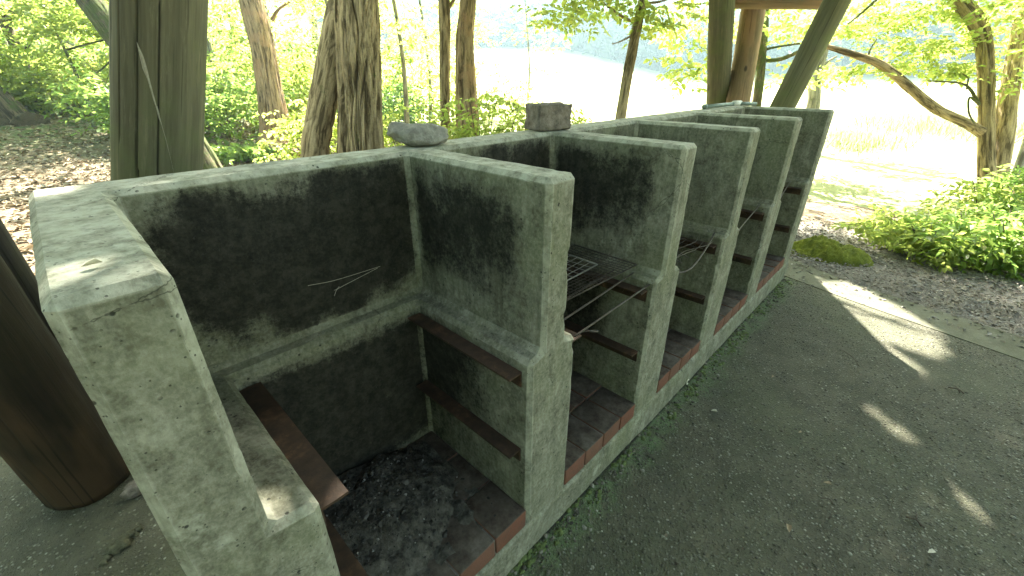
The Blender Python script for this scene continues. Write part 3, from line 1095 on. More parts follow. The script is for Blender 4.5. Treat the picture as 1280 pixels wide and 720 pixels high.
# ------------------------------------------------------------------ things in and on the hearth
# ash heap in the first bay
gx, gy = np.meshgrid(np.linspace(X0RL + 0.05, WX[1] - TL / 2 - 0.06, 70), np.linspace(0.06, D - LB - 0.01, 60), indexing='ij')
q = np.stack([gx.ravel(), gy.ravel(), 0 * gx.ravel()], 1)
bx = (gx - (X0RL + 0.18)) / 0.30
by = (gy - 0.36) / 0.27
hz = np.clip(1 - bx ** 2 - by ** 2, 0, 1) ** 0.8 * 0.075 + 0.010 * fbm(q, 24, 4).reshape(gx.shape) + 0.012 * np.clip(1 - bx ** 2 * .6 - by ** 2 * .6, -1, 1) - 0.004
V = np.stack([gx, gy, ZT + np.maximum(hz, -0.006)], -1).reshape(-1, 3)
i, j = np.meshgrid(np.arange(69), np.arange(59), indexing='ij')
a0 = (i * 60 + j).ravel()
F = np.stack([a0, a0 + 60, a0 + 61, a0 + 1], -1)
ash = mesh_obj('ash_heap', V, F, M['ashbed'])
tag(ash, 'dark heap of ash and charcoal on the brick floor of the nearest bay', 'ash', kind='stuff')


def lump(c, r, seed, sub=2, rough=0.35, cubic=0.0):
    bm = bmesh.new()
    bmesh.ops.create_icosphere(bm, subdivisions=sub, radius=1)
    V = np.array([v.co[:] for v in bm.verts])
    F = [tuple(v.index for v in f.verts) for f in bm.faces]
    bm.free()
    if cubic:
        m = np.abs(V).max(1)[:, None]
        V = V * (1 - cubic) + V / m * 0.85 * cubic
    V = V * (1 + rough * fbm(V, 1.3, 4, seed))[:, None]
    return V * np.array(r) + np.array(c), F


acc = Acc()
for k in range(1500):
    u, v_ = random.gauss(0, 0.5), random.gauss(0, 0.5)
    x = X0RL + 0.20 + u * 0.26
    y = 0.33 + v_ * 0.22
    if not (X0RL + 0.03 < x < WX[1] - TL / 2 - 0.03 and 0.03 < y < D - LB - 0.02):
        continue
    ii = int(np.clip((x - gx[0, 0]) / (gx[-1, 0] - gx[0, 0]) * 69, 0, 69))
    jj = int(np.clip((y - gy[0, 0]) / (gy[0, -1] - gy[0, 0]) * 59, 0, 59))
    s = random.uniform(0.0012, 0.0048) * (2.4 if random.random() < 0.05 else 1)
    V_, F_ = lump((x, y, ZT + max(hz[ii, jj], 0) + s * .3), (s, s * random.uniform(.6, 1.4), s * .7), k * 1.7, 1, 0.5)
    acc.add(V_, F_)
o = acc.build('charcoal_bits', M['ash'], None, False)
tag(o, 'crumbs of charcoal strewn over the ash in the nearest bay', 'charcoal', kind='stuff')


def rod(a, pts, r, seg=6, n=None):
    v, f, _ = tube([(*p, r) for p in pts], seg, n)
    a.add(v, f)


def grid_mesh(P0, U, W, nu, nv, r, frame_r):
    """a wire grid spanned from P0 by U (nu bars across) and W"""
    P0, U, W = map(np.array, (P0, U, W))
    g, fr = Acc(), Acc()
    for i in range(1, nu):
        a = P0 + U * i / nu
        sag = np.array([0, 0, -0.004 - 0.003 * math.sin(i * 1.3)])
        rod(g, [a, a + W / 2 + sag, a + W], r, 4, 5)
    for j in range(1, nv):
        a = P0 + W * j / nv
        rod(g, [a, a + U / 2 + np.array([0, 0, -0.004]), a + U], r, 4, 5)
    c = [P0, P0 + U, P0 + U + W, P0 + W, P0]
    for k in range(4):
        rod(fr, [c[k], c[k + 1]], frame_r, 6)
    return g, fr


# bay 2: broad fine-mesh grill on the angle irons, rods pulled out of it, a small pale grill on top
zg = 0.762
gl = thing('grill_net', (0.42, 0.28, zg), 'broad dark fine-mesh grill net lying across the angle irons of the second bay', 'grill')
g, fr = grid_mesh((0.13, 0.17, 0.785), (0.49, -0.07, 0.045), (0.0, 0.30, 0.004), 28, 18, 0.0015, 0.003)
g.build('mesh', M['wire'], gl)
fr.build('frame', M['wire'], gl)
sm = thing('wire_grill', (0.3, 0.36, zg + 0.01), 'small pale rectangular wire grill lying on the dark grill net in the second bay', 'grill')
g, fr = grid_mesh((0.14, 0.24, 0.799), (0.37, -0.035, 0.034), (0.0, 0.19, 0.004), 11, 6, 0.0016, 0.003)
g.build('mesh', M['wire_pale'], sm)
fr.build('frame', M['wire_pale'], sm)
RODS = [[(0.125, 0.022, zg + .008), (0.37, 0.027, zg + .010), (0.612, 0.029, zg + .014)],
        [(0.115, 0.098, zg + .014), (0.37, 0.103, zg + .022), (0.60, 0.100, zg + .04)],
        [(0.112, 0.17, zg + .020), (0.33, 0.165, zg + .034), (0.54, 0.150, zg + .055)]]
RL = ['dark steel rod across the front edge of the second bay, ending by the lit ledge', 'middle of three dark steel rods across the second bay grill', 'rearmost of three dark steel rods across the second bay grill']
for k, pts in enumerate(RODS):
    a = Acc()
    rod(a, pts, 0.0036, 8, 8)
    o = a.build('skewer_rod', M['wire'])
    tag(o, RL[k], 'steel rod', 'steel rods lying on the second bay grill')
a = Acc()
rod(a, [(0.175, 0.035, zg - .004), (0.20, 0.02, zg - .006), (0.225, 0.012, zg - .012), (0.215, 0.0, zg - .006), (0.19, 0.012, zg - .001)], 0.003, 6, 14)
o = a.build('bent_wire', M['wire'])
tag(o, 'short twisted stub of wire hooked over the front of the second bay, under the rods', 'wire')

# bay 3: crumpled wire grill, bay 4 and 5: single wires
a = Acc()
rb = np.random.default_rng(21)
for k in range(16):
    x0_, x1_ = WX[2] + 0.11, WX[3] - 0.11
    y = 0.05 + 0.028 * k
    rod(a, [(x0_, y, 0.765), (x0_ + .12, y + rb.normal(0, .02), 0.768 + abs(rb.normal(0, .022))), (x0_ + .28, y + rb.normal(0, .02), 0.77 + abs(rb.normal(0, .02))), (x1_, y + rb.normal(0, .012), 0.765)], 0.0018, 5, 12)
for k in range(6):
    x = WX[2] + 0.13 + 0.075 * k
    rod(a, [(x, 0.04, 0.768), (x + rb.normal(0, .02), .2, 0.785 + rb.normal(0, .01)), (x + rb.normal(0, .02), .36, 0.78), (x, 0.46, 0.768)], 0.0018, 5, 12)
o = a.build('crumpled_grill', M['wire'])
tag(o, 'crumpled rusty wire grill slumped in the third bay', 'grill')
a = Acc()
rod(a, [(WX[2] + .085, 0.02, 0.762), (WX[2] + 0.22, 0.0, 0.752), (WX[3] - 0.22, 0.03, 0.79), (WX[3] - 0.085, 0.06, 0.80)], 0.004, 7, 16)
o = a.build('bent_rod', M['wire'])
tag(o, 'long bent wire rod sticking out across the front of the third bay', 'wire')
a = Acc()
rod(a, [(WX[3] + .09, 0.01, 0.762), (WX[3] + 0.25, 0.03, 0.773), (WX[4] - 0.09, 0.07, 0.79)], 0.0035, 7, 8)
o = a.build('wire_rod', M['wire'])
tag(o, 'pale wire rod lying slantwise across the front of the fourth bay', 'wire')
a = Acc()
rod(a, [(WX[4] + .10, 0.02, 0.762), (WX[4] + 0.35, 0.06, 0.775), (WX[5] - 0.12, 0.11, 0.792)], 0.0035, 7, 8)
o = a.build('wire_rod', M['wire'])
tag(o, 'thin pale wire rod crossing the farthest bay', 'wire')
for i, lab in ((3, 'dark grill net at the back of the fourth bay'), (4, 'dark grill net at the back of the farthest bay')):
    x0_, x1_ = WX[i] + .11, WX[i + 1] - .11
    t_ = thing('grill_net', ((x0_ + x1_) / 2, .3, .768), lab, 'grill')
    g, fr = grid_mesh((x0_, 0.16, 0.768), (x1_ - x0_, 0.02, 0.004), (0.01, 0.31, 0.004), 22, 14, 0.0011, 0.003)
    g.build('mesh', M['wire'], t_)
    fr.build('frame', M['wire'], t_)

# fieldstone lying on the junction of back wall and first partition
V, F = lump((0, 0, 0), (0.098, 0.062, 0.037), 4.4, 4, 0.20)
V[:, 2] += 0.012 * (V[:, 0] < -0.02) * sstep(-0.02, -0.08, V[:, 0])
f_ = V @ np.array([0.35, -0.8, 0.45])
V -= np.outer(np.clip(f_ - 0.040, 0, 1), [0.35, -0.8, 0.45]) * 0.9
V[:, 2] = np.where(V[:, 2] < -0.03, -0.03 + (V[:, 2] + 0.03) * 0.2, V[:, 2])
c_, s_ = math.cos(-0.72), math.sin(-0.72)
V = np.stack([V[:, 0] * c_ - V[:, 1] * s_, V[:, 0] * s_ + V[:, 1] * c_, V[:, 2]], 1)
V += np.array([0.052, 0.640, H + 0.030])
o = mesh_obj('fieldstone', V, F, M['stone'])
tag(o, 'flat grey fieldstone on the wall top where partition and back wall meet', 'stone')

# rough split block on the wall by the second partition
bm = bmesh.new()
V, F = bevel_box((-0.082, -0.06, 0), (0.082, 0.06, 0.105), 0.006)
vs = [bm.verts.new(v) for v in V]
for f in F:
    bm.faces.new([vs[i] for i in f])
V, N, F = remesh(bm, 0.004)
d = 0.006 * fbm(V, 18, 4, 3.0) + 0.010 * (fbm(V, 9, 3, 7.0)) * (N[:, 2] > .3) - 0.016 * np.exp(-((V[:, 0] + 0.028) / 0.012) ** 2) * (N[:, 2] > .2)
V = V + N * d[:, None]
V[:, 2] = np.maximum(V[:, 2], 0.0)
c_, s_ = math.cos(-0.33), math.sin(-0.33)
V = np.stack([V[:, 0] * c_ - V[:, 1] * s_, V[:, 0] * s_ + V[:, 1] * c_, V[:, 2]], 1) + np.array([0.700, 0.628, H + 0.002])
o = mesh_obj('stone_block', V, F, M['cobble'])
tag(o, 'rough brownish split stone block standing on the wall top behind the second partition', 'stone block')

# grey steel tube lying on the far end of the wall top
pa, pb, pc = at(873, 132, Z=H + .012), at(925, 128.5, Z=H + .016), at(953, 131, Z=H + .012)
pa, pb, pc = np.array([2.42, 0.655, H + .016]), np.array([2.86, 0.600, H + .020]), np.array([2.99, 0.500, H + .016])
t_ = thing('steel_tube', (pa[0], pa[1], H), 'grey-green jointed steel tube lying on the far corner of the hearth wall top', 'tube')
a = Acc(); rod(a, [pa, pb], 0.013, 12); a.build('tube_section', M['pipe'], t_)
a = Acc(); rod(a, [pb + (0.0, -0.012, 0.002), pc], 0.013, 12); a.build('tube_section', M['pipe'], t_)
a = Acc(); rod(a, [pb + (-0.05, 0.004, 0.004), pb + (0.03, -0.02, 0.004)], 0.0185, 12); a.build('joint_sleeve', M['white'], t_)
a = Acc(); rod(a, [pa + (-0.012, 0.002, 0), pa + (0.01, -0.002, 0)], 0.017, 12); a.build('end_cap', M['pipe'], t_)

# pale curled leaf on the thick end wall
P = np.array([[-0.800, 0.085, H + 0.004]])
V, F = leaves_mesh(P, np.array([[-0.95, -0.1, 0.12]]) / 0.96, np.array([[0.12, 0.2, 0.97]]), np.array([0.021]), np.array([0.011]), 0.5)
o = mesh_obj('pale_leaf', V, F, M['straw'])
tag(o, 'pale curled leaf lying on the flat top of the thick end wall', 'leaf')
# dry stalks caught on the back wall of the nearest bay
a = Acc()
pw = lambda x, y: at(x, y, Y=D - 0.006)
for pts in ([(385, 357), (420, 350), (475, 333)], [(418, 363), (445, 349), (472, 335)], [(418, 370), (420, 364), (424, 358)]):
    rod(a, [pw(*p) for p in pts], 0.00045, 4, 10)
o = a.build('dry_stalk', M['straw'])
tag(o, 'wisp of dry pale stalks clinging to the black back wall of the nearest bay', 'stalk')


# ------------------------------------------------------------------ log shelter
pav = thing('log_shelter', (1.0, 1.5, 0.0), 'open log shelter of leaning round posts, braces and a boarded roof over the hearth', 'shelter')


def log(name, A, B, ra, rb, mat, seg=40, rings=60, seed=0.0, crack=None, rough=0.02, label=None, cap=0.0):
    A, B = np.array(A, float), np.array(B, float)
    mid = (A + B) / 2 + np.array([0.01, -0.008, 0])
    v, f, _ = tube([(*A, ra), (*mid, (ra + rb) / 2), (*B, rb)], seg, rings, rough, 0, 14, seed, True, cap)
    ck = np.zeros(len(v))
    if crack is not None:                       # one long drying crack: pull a line of vertices inwards
        nv = seg * rings
        for (i0, i1, j0, depth) in crack:
            for i in range(i0, i1):
                j = int(round(j0 + seg / 110 * math.sin(i * 0.07 + seed))) % seg
                k = i * seg + j
                ctr = v[i * seg:(i + 1) * seg].mean(0)
                v[k] = ctr + (v[k] - ctr) * (1 - depth)
                ck[k] = 1.0
    acc = Acc()
    acc.add(v, f, crack=ck, ax=tube.ax)
    o = acc.build(name, mat, pav)
    if label:
        o['label'] = label
    return o


def sight_log(name, p0, p1, r0, r1, mat, zlo=None, zhi=None, **k):
    """log through two surveyed points, run on down to zlo and up to zhi"""
    p0, p1 = np.array(p0), np.array(p1)
    d = (p1 - p0) / (p1[2] - p0[2])
    A = p0 + d * (zlo - p0[2]) if zlo is not None else p0
    B = p0 + d * (zhi - p0[2]) if zhi is not None else p1
    return log(name, A, B, r0, r1, mat, **k)


EAVE = 4.35
sight_log('post', at(196, 212, Y=1.85), at(197, 0, Y=1.85), 0.158, 0.152, M['log_green'], -0.02, EAVE, seed=2.0, seg=200, rings=120, rough=0.012,
          crack=[(0, 120, 132, 0.2), (34, 60, 118, 0.05), (22, 48, 146, 0.05), (44, 70, 108, .04)], label='leaning grey-green post with one long crack')
def on_log(px, py, P0, P1, r, lift=.0025):
    """where a sight line meets the near side of the round log through P0 and P1"""
    d = at(px, py, D=1.0) - CAM_LOC
    a = (P1 - P0) / np.linalg.norm(P1 - P0)
    w_ = CAM_LOC - P0
    dp, wp = d - a * (d @ a), w_ - a * (w_ @ a)
    A_, B_, C_ = dp @ dp, 2 * dp @ wp, wp @ wp - (r + lift) ** 2
    return CAM_LOC + d * ((-B_ - math.sqrt(max(0, B_ * B_ - 4 * A_ * C_))) / (2 * A_))


BIG = [o for o in pav.children][0]
p0_, p1_ = at(196, 212, Y=1.85), at(197, 0, Y=1.85)
acc = Acc()
rows = [(171, 52, 1), (177, 70, 5), (181, 85, 6), (186, 100, 3), (193, 125, 3.2), (200, 148, 3.2), (207, 172, 2.6), (213, 196, 1.8), (217, 214, .8)]
L3 = [[on_log(x - w_ / 2, y, p0_, p1_, .1575), on_log(x, y + 1, p0_, p1_, .1575, .007), on_log(x + w_ / 2, y + 1, p0_, p1_, .1575)] for x, y, w_ in rows]
V = np.array(L3).reshape(-1, 3)
F = []
for k in range(len(rows) - 1):
    b = k * 3
    F += [(b, b + 1, b + 4, b + 3), (b + 1, b + 2, b + 5, b + 4)]
acc.add(V, F)
spl = acc.build('torn_splinter', M['straw_wood'], BIG, False)

sight_log('post', at(896, 130, Y=1.62), at(901, 0, Y=1.62), 0.134, 0.130, M['log_green'], -0.02, EAVE, seed=5.0, crack=None)
sight_log('post', at(921, 130, D=5.25), at(939, 20, D=5.05), 0.135, 0.132, M['log_tan'], -0.02, EAVE, seed=8.0, label='tan upright post behind the leaning one')
b0, b1 = at(978, 132, D=4.65), at(1045, 0, D=4.15)
sight_log('brace', b0, b1, 0.122, 0.116, M['log_olive'], -0.02, EAVE + .1, seed=12.0, label='olive green slanting brace at the far end')
log('tie_beam', at(890, -2, D=4.9), at(1034, -1.5, D=4.55), 0.10, 0.10, M['log_tan'], seed=15.0)
log('tie_beam', at(930, -14, D=4.6), at(925, -60, D=5.6), 0.13, 0.13, M['log_tan'], seed=18.0, cap=0.02)
# the near left pair: stripped brown log in front, charred one behind
log('post', (-1.11, 1.47, 0.012), (-1.11 - .05 * EAVE, 1.47 - .06 * EAVE, EAVE), 0.140, 0.132, M['log_brown'], seed=21.0, seg=96, rings=160, rough=0.045,
          crack=[(0, 70, 12, 0.1), (0, 40, 30, 0.08)], label='thick stripped brown post at the near end')
log('post', (-1.10, 1.92, 0.0), (-1.10 - .05 * EAVE, 1.92 + .1 * EAVE, EAVE), 0.12, 0.115, M['log_black'], seed=24.0, label='charred black post beside the brown one')
for x in (-2.2, 4.6):
    log('post', (x, -3.6, -0.02), (x, -3.6, EAVE), 0.15, 0.14, M['log_green'], 24, 20, seed=x)
# roof
RX0, RX1, YE, YR, ZR = -3.2, 5.4, 1.78, -1.0, 5.7
acc = Acc()
nb = 26
for sgn, ye in ((1, YE), (-1, 2 * YR - YE)):
    for k in range(nb):
        t0, t1 = k / nb, (k + 1) / nb
        y0, z0 = ye + (YR - ye) * t0, EAVE + 0.13 + (ZR - EAVE) * t0
        y1, z1 = ye + (YR - ye) * t1, EAVE + 0.13 + (ZR - EAVE) * t1
        dz = 0.02
        V = [(RX0, y0, z0 + dz), (RX1, y0, z0 + dz), (RX1, y1, z1), (RX0, y1, z1), (RX0, y0, z0 + dz + .03), (RX1, y0, z0 + dz + .03), (RX1, y1, z1 + .03), (RX0, y1, z1 + .03)]
        F = [(0, 3, 2, 1), (4, 5, 6, 7), (0, 1, 5, 4), (1, 2, 6, 5), (2, 3, 7, 6), (3, 0, 4, 7)]
        if sgn < 0:
            F = [f[::-1] for f in F]
        acc.add(V, F)
roof = acc.build('roof', M['roofwood'], pav, False)
for x in np.linspace(RX0 + .3, RX1 - .3, 9):
    acc = Acc()
    for ye in (YE - .1, 2 * YR - YE + .1):
        v, f, _ = tube([(x, ye, EAVE + .06, 0.055), (x, YR, ZR + .04, 0.05)], 10)
        acc.add(v, f, ax=tube.ax)
    acc.build('rafter', M['log_brown'], roof)
log('eave_beam', (RX0 + .1, 1.5, EAVE + .03), (RX1 - .1, 1.5, EAVE + .03), 0.11, 0.11, M['log_green'], 24, 24)


# ------------------------------------------------------------------ trees
def wpath(rows, ext_top=None, base=None, wk=0.86):
    """rows px, py, depth, width in px -> x, y, z, r; wk corrects for wide-angle stretch"""
    P = []
    for px, py, dep, w in rows:
        p = at(px, py, D=dep)
        P.append((*p, w * dep / FPX / 2 * wk))
    P = np.array(P)
    if base is not None:                          # run the trunk down to the ground
        d = P[0] - P[1]
        z = float(ground_at(P[0, 0], P[0, 1])[0])
        if P[0, 2] > z + 0.05:
            k = (P[0, 2] - z + .12) / max(1e-3, abs(P[0, 2] - P[1, 2]))
            k = min(k, 6)
            nb_ = P[0].copy()
            nb_[:2] += d[:2] * k * base
            nb_[2] = z - 0.12
            nb_[3] *= 1.18
            P = np.vstack([nb_, P])
        else:
            P[0, 2] = z - 0.1
    if ext_top is not None:
        P = np.vstack([P, ext_top])
    return P


def tree(name, label, cat, path, mat, seg=28, rings=70, ridge=0.12, nridge=14, limbs=(), crown=None, group=None, seed=0.0, leafmat='leaf_yg', rough=0.05, base_flare=True):
    path = np.array(path, float)
    if ridge and seg >= 16:
        seg = max(seg, nridge * 8)
    if base_flare:
        path[0, 3] *= 1.25
    r = thing(name, (path[0, 0], path[0, 1], float(ground_at(path[0, 0], path[0, 1])[0])), label, cat, group)
    v, f, a = tube(path, seg, rings, rough, ridge, nridge, seed)
    acc = Acc(); acc.add(v, f, ridge=a, ax=tube.ax)
    acc.build('trunk', mat, r)
    for L_ in limbs:
        pth, m_ = L_[0], (L_[1] if len(L_) > 1 and L_[1] else mat)
        v, f, a = tube(pth, 10 if np.max(np.array(pth)[:, 3]) < .05 else 20, max(10, 8 * len(pth)), rough, ridge * .6, nridge, seed + 3)
        acc = Acc(); acc.add(v, f, ridge=a, ax=tube.ax)
        acc.build('branch', m_, r)
    if crown:
        cs, rs, ns, k, size, fl = crown
        V, F = sprays(cs, rs, ns, k, size, fl, int(seed * 10) + 5)
        mesh_obj('crown', V, F, M[leafmat], r, False)
    return r


def offs(p, *d):
    return np.array([(p[0] + x, p[1] + y, p[2] + z, r) for x, y, z, r in d])


def crown_twigs(cs, rs, n, seed, stem):
    """thin limbs running from a stem point into the crown blobs"""
    g = np.random.default_rng(seed)
    out = []
    for c, r in zip(cs, rs):
        for _ in range(n):
            e = np.array(c) + g.normal(0, 0.45, 3) * np.array(r)
            s = np.array(stem[:3])
            m1 = s * .6 + e * .4 + g.normal(0, .2, 3)
            out.append(([(*s, stem[3]), (*m1, stem[3] * .6), (*e, 0.008)],))
    return out


ALLT = []
# T1 leaning trunk passing behind the cracked post
p = wpath([(262, 212, 6.9, 34), (235, 165, 6.85, 30), (170, 80, 6.75, 31), (112, 0, 6.7, 32)], base=1.0)
top = p[-1] + (p[-1] - p[-2]) * 3.0; top[3] = .1
cs = [top[:3] + (0.4, 1, -.3), top[:3] + (-1.2, 2, -.8)]; rs = [(2.2, 2.2, 1.3), (2, 2, 1.2)]
tree('leaning_tree', 'brown ridged trunk leaning left, crossing behind the cracked shelter post', 'tree', np.vstack([p, top]), M['bark_moss'], 32, 90, .14, 14,
     crown_twigs(cs, rs, 4, 3, (*top[:3], .05)), (cs, rs, [120, 100], 9, .10, .5), 'trees round the shelter', 1.0, 'leaf_g')
# T2 with mossy foot
p = wpath([(348, 199, 8.6, 58), (345, 180, 8.6, 46), (343, 150, 8.55, 41), (335, 100, 8.5, 34), (326, 50, 8.5, 33), (313, 0, 8.5, 33)], base=1.0)
top = p[-1] + (p[-1] - p[-2]) * 5; top[3] = .12
cs = [top[:3] + (1.0, -.5, 0), top[:3] + (-.6, 1, .6)]; rs = [(2.4, 2.2, 1.5), (2, 2, 1.3)]
lim = [(wpath([(340, 25, 8.5, 6), (348, 12, 8.4, 4), (362, 2, 8.3, 3)]),)]
tree('curved_tree', 'curved trunk with swollen mossy foot, left of the big twin-stemmed tree', 'tree', np.vstack([p, top]), M['bark_warm'], 32, 90, .12, 14,
     lim + crown_twigs(cs, rs, 4, 5, (*top[:3], .06)), (cs, rs, [80, 60], 9, .11, .5), 'trees round the shelter', 2.0, 'leaf_g')
# T3 big twin-stemmed oak
p = wpath([(452, 190, 4.6, 68), (450, 120, 4.6, 63), (448, 60, 4.6, 62), (446, 0, 4.6, 62)], base=.4)
top = p[-1] + (p[-1] - p[-2]) * 6; top[3] = .16
pl = wpath([(394, 192, 4.6, 40), (402, 140, 4.62, 40), (414, 80, 4.66, 42), (426, 20, 4.7, 42), (434, -30, 4.75, 38), (437, -120, 4.85, 34)], base=.6)
cs = [(4.4, 6.0, 6.6), (3.2, 4.9, 5.6), (5.6, 6.6, 7.4), (2.4, 6.6, 6.4), (1.4, 4.2, 5.4), (2.5, 3.9, 6.1)]  # last blob is unseen canopy added to shade the end wall
rs = [(2.0, 1.8, 1.3), (1.7, 1.3, 1.0), (2, 1.9, 1.4), (1.8, 1.8, 1.2), (1.5, 1.2, .9), (1.9, 1.2, .9)]
tree('twin_stemmed_oak', 'thick twin-stemmed trunk with deep bark furrows, the biggest tree behind the hearth', 'tree', np.vstack([p, top]), M['bark'], 110, 190, .26, 24,
     [(pl,)] + crown_twigs(cs, rs, 3, 7, (*top[:3], .09)), (cs, rs, [750, 650, 650, 150, 120, 800], 9, .125, .5), 'trees round the shelter', 3.0)
# T4, T5 slim pair
p = wpath([(557, 165, 6.2, 13), (556, 110, 6.2, 13), (556, 50, 6.2, 14), (555, 0, 6.2, 14)], base=.2, wk=1)
top = p[-1] + (p[-1] - p[-2]) * 5; top[3] = .05
cs = [top[:3] + (.6, -.2, .2)]; rs = [(1.7, 1.6, 1.2)]
lim = [(wpath([(561, 10, 6.2, 5), (566, 2, 6.2, 5), (572, -12, 6.2, 4)]),)]
tree('slim_tree', 'thin straight olive trunk, left one of the slim pair behind the fieldstone', 'tree', np.vstack([p, top]), M['bark'], 20, 60, .08, 10, lim + crown_twigs(cs, rs, 4, 9, (*top[:3], .03)),
     (cs, rs, [700], 9, .11, .5), 'trees round the shelter', 4.0)
p = wpath([(584, 172, 6.0, 33), (584, 150, 6.0, 30), (582, 100, 6.0, 26), (581, 50, 6.0, 23), (585, 0, 6.0, 20)], base=.2, wk=1)
top = p[-1] + (p[-1] - p[-2]) * 5; top[3] = .08
cs = [top[:3] + (.9, .2, .6), top[:3] + (1.6, -.9, 1.2), top[:3] + (0., 1.2, 1.)]; rs = [(2, 2, 1.4), (1.9, 1.8, 1.3), (1.8, 1.8, 1.2)]
tree('slim_tree', 'warm brown trunk with a bark scar, right one of the slim pair behind the fieldstone', 'tree', np.vstack([p, top]), M['bark_warm'], 32, 90, .11, 12,
     crown_twigs(cs, rs, 4, 11, (*top[:3], .05)), (cs, rs, [900, 900, 700], 9, .12, .5), 'trees round the shelter', 5.0)
# T6 slanting sapling with hanging leaves
p = wpath([(776, 145, 5.2, 13), (788, 75, 5.2, 13), (797, 30, 5.2, 12), (804, 0, 5.2, 12), (812, -40, 5.2, 11)], base=.5, wk=1)
top = p[-1] + (p[-1] - p[-2]) * 4; top[3] = .03
S = lambda x, y, d: at(x, y, D=d)
cs = [S(745, 12, 5.2), S(700, 22, 5.3), S(835, 20, 5.0), S(860, 80, 5.6), S(790, -60, 5.2), S(745, -110, 5.0), (4.6, 3.9, 4.2), (5.6, 4.5, 5.2), (5.0, 4.5, 6.6), (6.1, 4.3, 6.4), (7.2, 4.4, 6.6), (8.2, 4.7, 7.0)]  # last high blobs are out of view, added to shade the pavement
rs = [(.38, .38, .13), (.26, .26, .12), (.3, .3, .16), (.25, .25, .35), (1.0, 1.0, .35), (1.1, 1.1, .5), (1.7, 1.5, .9), (1.8, 1.6, 1.0), (1.2, 1.1, .8), (1.2, 1.1, .8), (1.2, 1.1, .8), (1.2, 1.1, .8)]
lim = [(wpath([(798, 28, 5.2, 5), (780, 22, 5.2, 4), (755, 4, 5.2, 3), (735, -12, 5.2, 3)]),), (wpath([(798, 40, 5.2, 4), (775, 52, 5.2, 2), (765, 55, 5.2, 1.6)]),),
       (wpath([(806, 4, 5.2, 4), (825, 2, 5.1, 3), (850, -6, 5.0, 2)]),)]
tree('slanting_sapling', 'slender trunk slanting right with yellow-green leaves on top, behind the middle bays', 'tree', np.vstack([p, top]), M['bark'], 20, 60, .08, 10,
     lim + crown_twigs(cs[4:], rs[4:], 3, 13, (*top[:3], .02)), (cs, rs, [34, 16, 26, 34, 160, 200, 560, 600, 620, 620, 620, 500], 8, .095, .6), 'trees round the shelter', 6.0)
# T7 mossy trunk behind the tan post
p = wpath([(946, 128, 7.2, 11), (950, 90, 7.2, 11), (954, 40, 7.2, 11), (958, -10, 7.2, 10)], base=.5, wk=1)
top = p[-1] + (p[-1] - p[-2]) * 4; top[3] = .04
cs = [S(985, 28, 7.0), S(870, 30, 7.4), S(1005, 95, 7.3), S(960, -60, 7.2), S(1000, -150, 7.0), top[:3]]; rs = [(.55, .55, .3), (.5, .5, .4), (.35, .35, .25), (1.6, 1.6, .5), (2.2, 2, .9), (2.2, 2.2, 1.2)]
lim = [(wpath([(953, 76, 7.2, 5), (975, 74, 7.1, 6), (1000, 64, 7.0, 5), (1030, 50, 6.9, 4)]),), (wpath([(955, 62, 7.2, 4), (975, 58, 7.1, 3), (1002, 54, 7.0, 3)]),)]
tree('mossy_tree', 'thin mossy trunk showing just right of the tan shelter post', 'tree', np.vstack([p, top]), M['bark_moss'], 20, 60, .1, 10, lim + crown_twigs(cs[3:], rs[3:], 3, 15, (*top[:3], .025)),
     (cs, rs, [60, 70, 26, 60, 20, 40], 8, .11, .6), 'trees round the shelter', 7.0)
# T8 pale knobbly trunk behind the brace
p = wpath([(1016, 134, 9.0, 15), (1019, 100, 9.0, 13), (1027, 70, 9.0, 12), (1036, 30, 9.0, 11), (1040, -10, 9, 10)], base=.2, wk=1)
top = p[-1] + (p[-1] - p[-2]) * 4; top[3] = .04
cs = [S(1060, 20, 8.6), S(1045, 95, 9.0), S(1040, -60, 8.8), top[:3]]; rs = [(.6, .6, .35), (.4, .4, .25), (2, 2, .6), (2.2, 2.2, 1.2)]
tree('grey_tree', 'pale grey knobbly trunk just right of the slanting brace', 'tree', np.vstack([p, top]), M['bark_grey'], 20, 60, .05, 8, [(wpath([(1022, 90, 9, 6), (1034, 78, 9, 4), (1046, 70, 9, 2)]),)],
     (cs, rs, [50, 20, 14, 24], 8, .12, .6), 'trees round the shelter', 8.0)
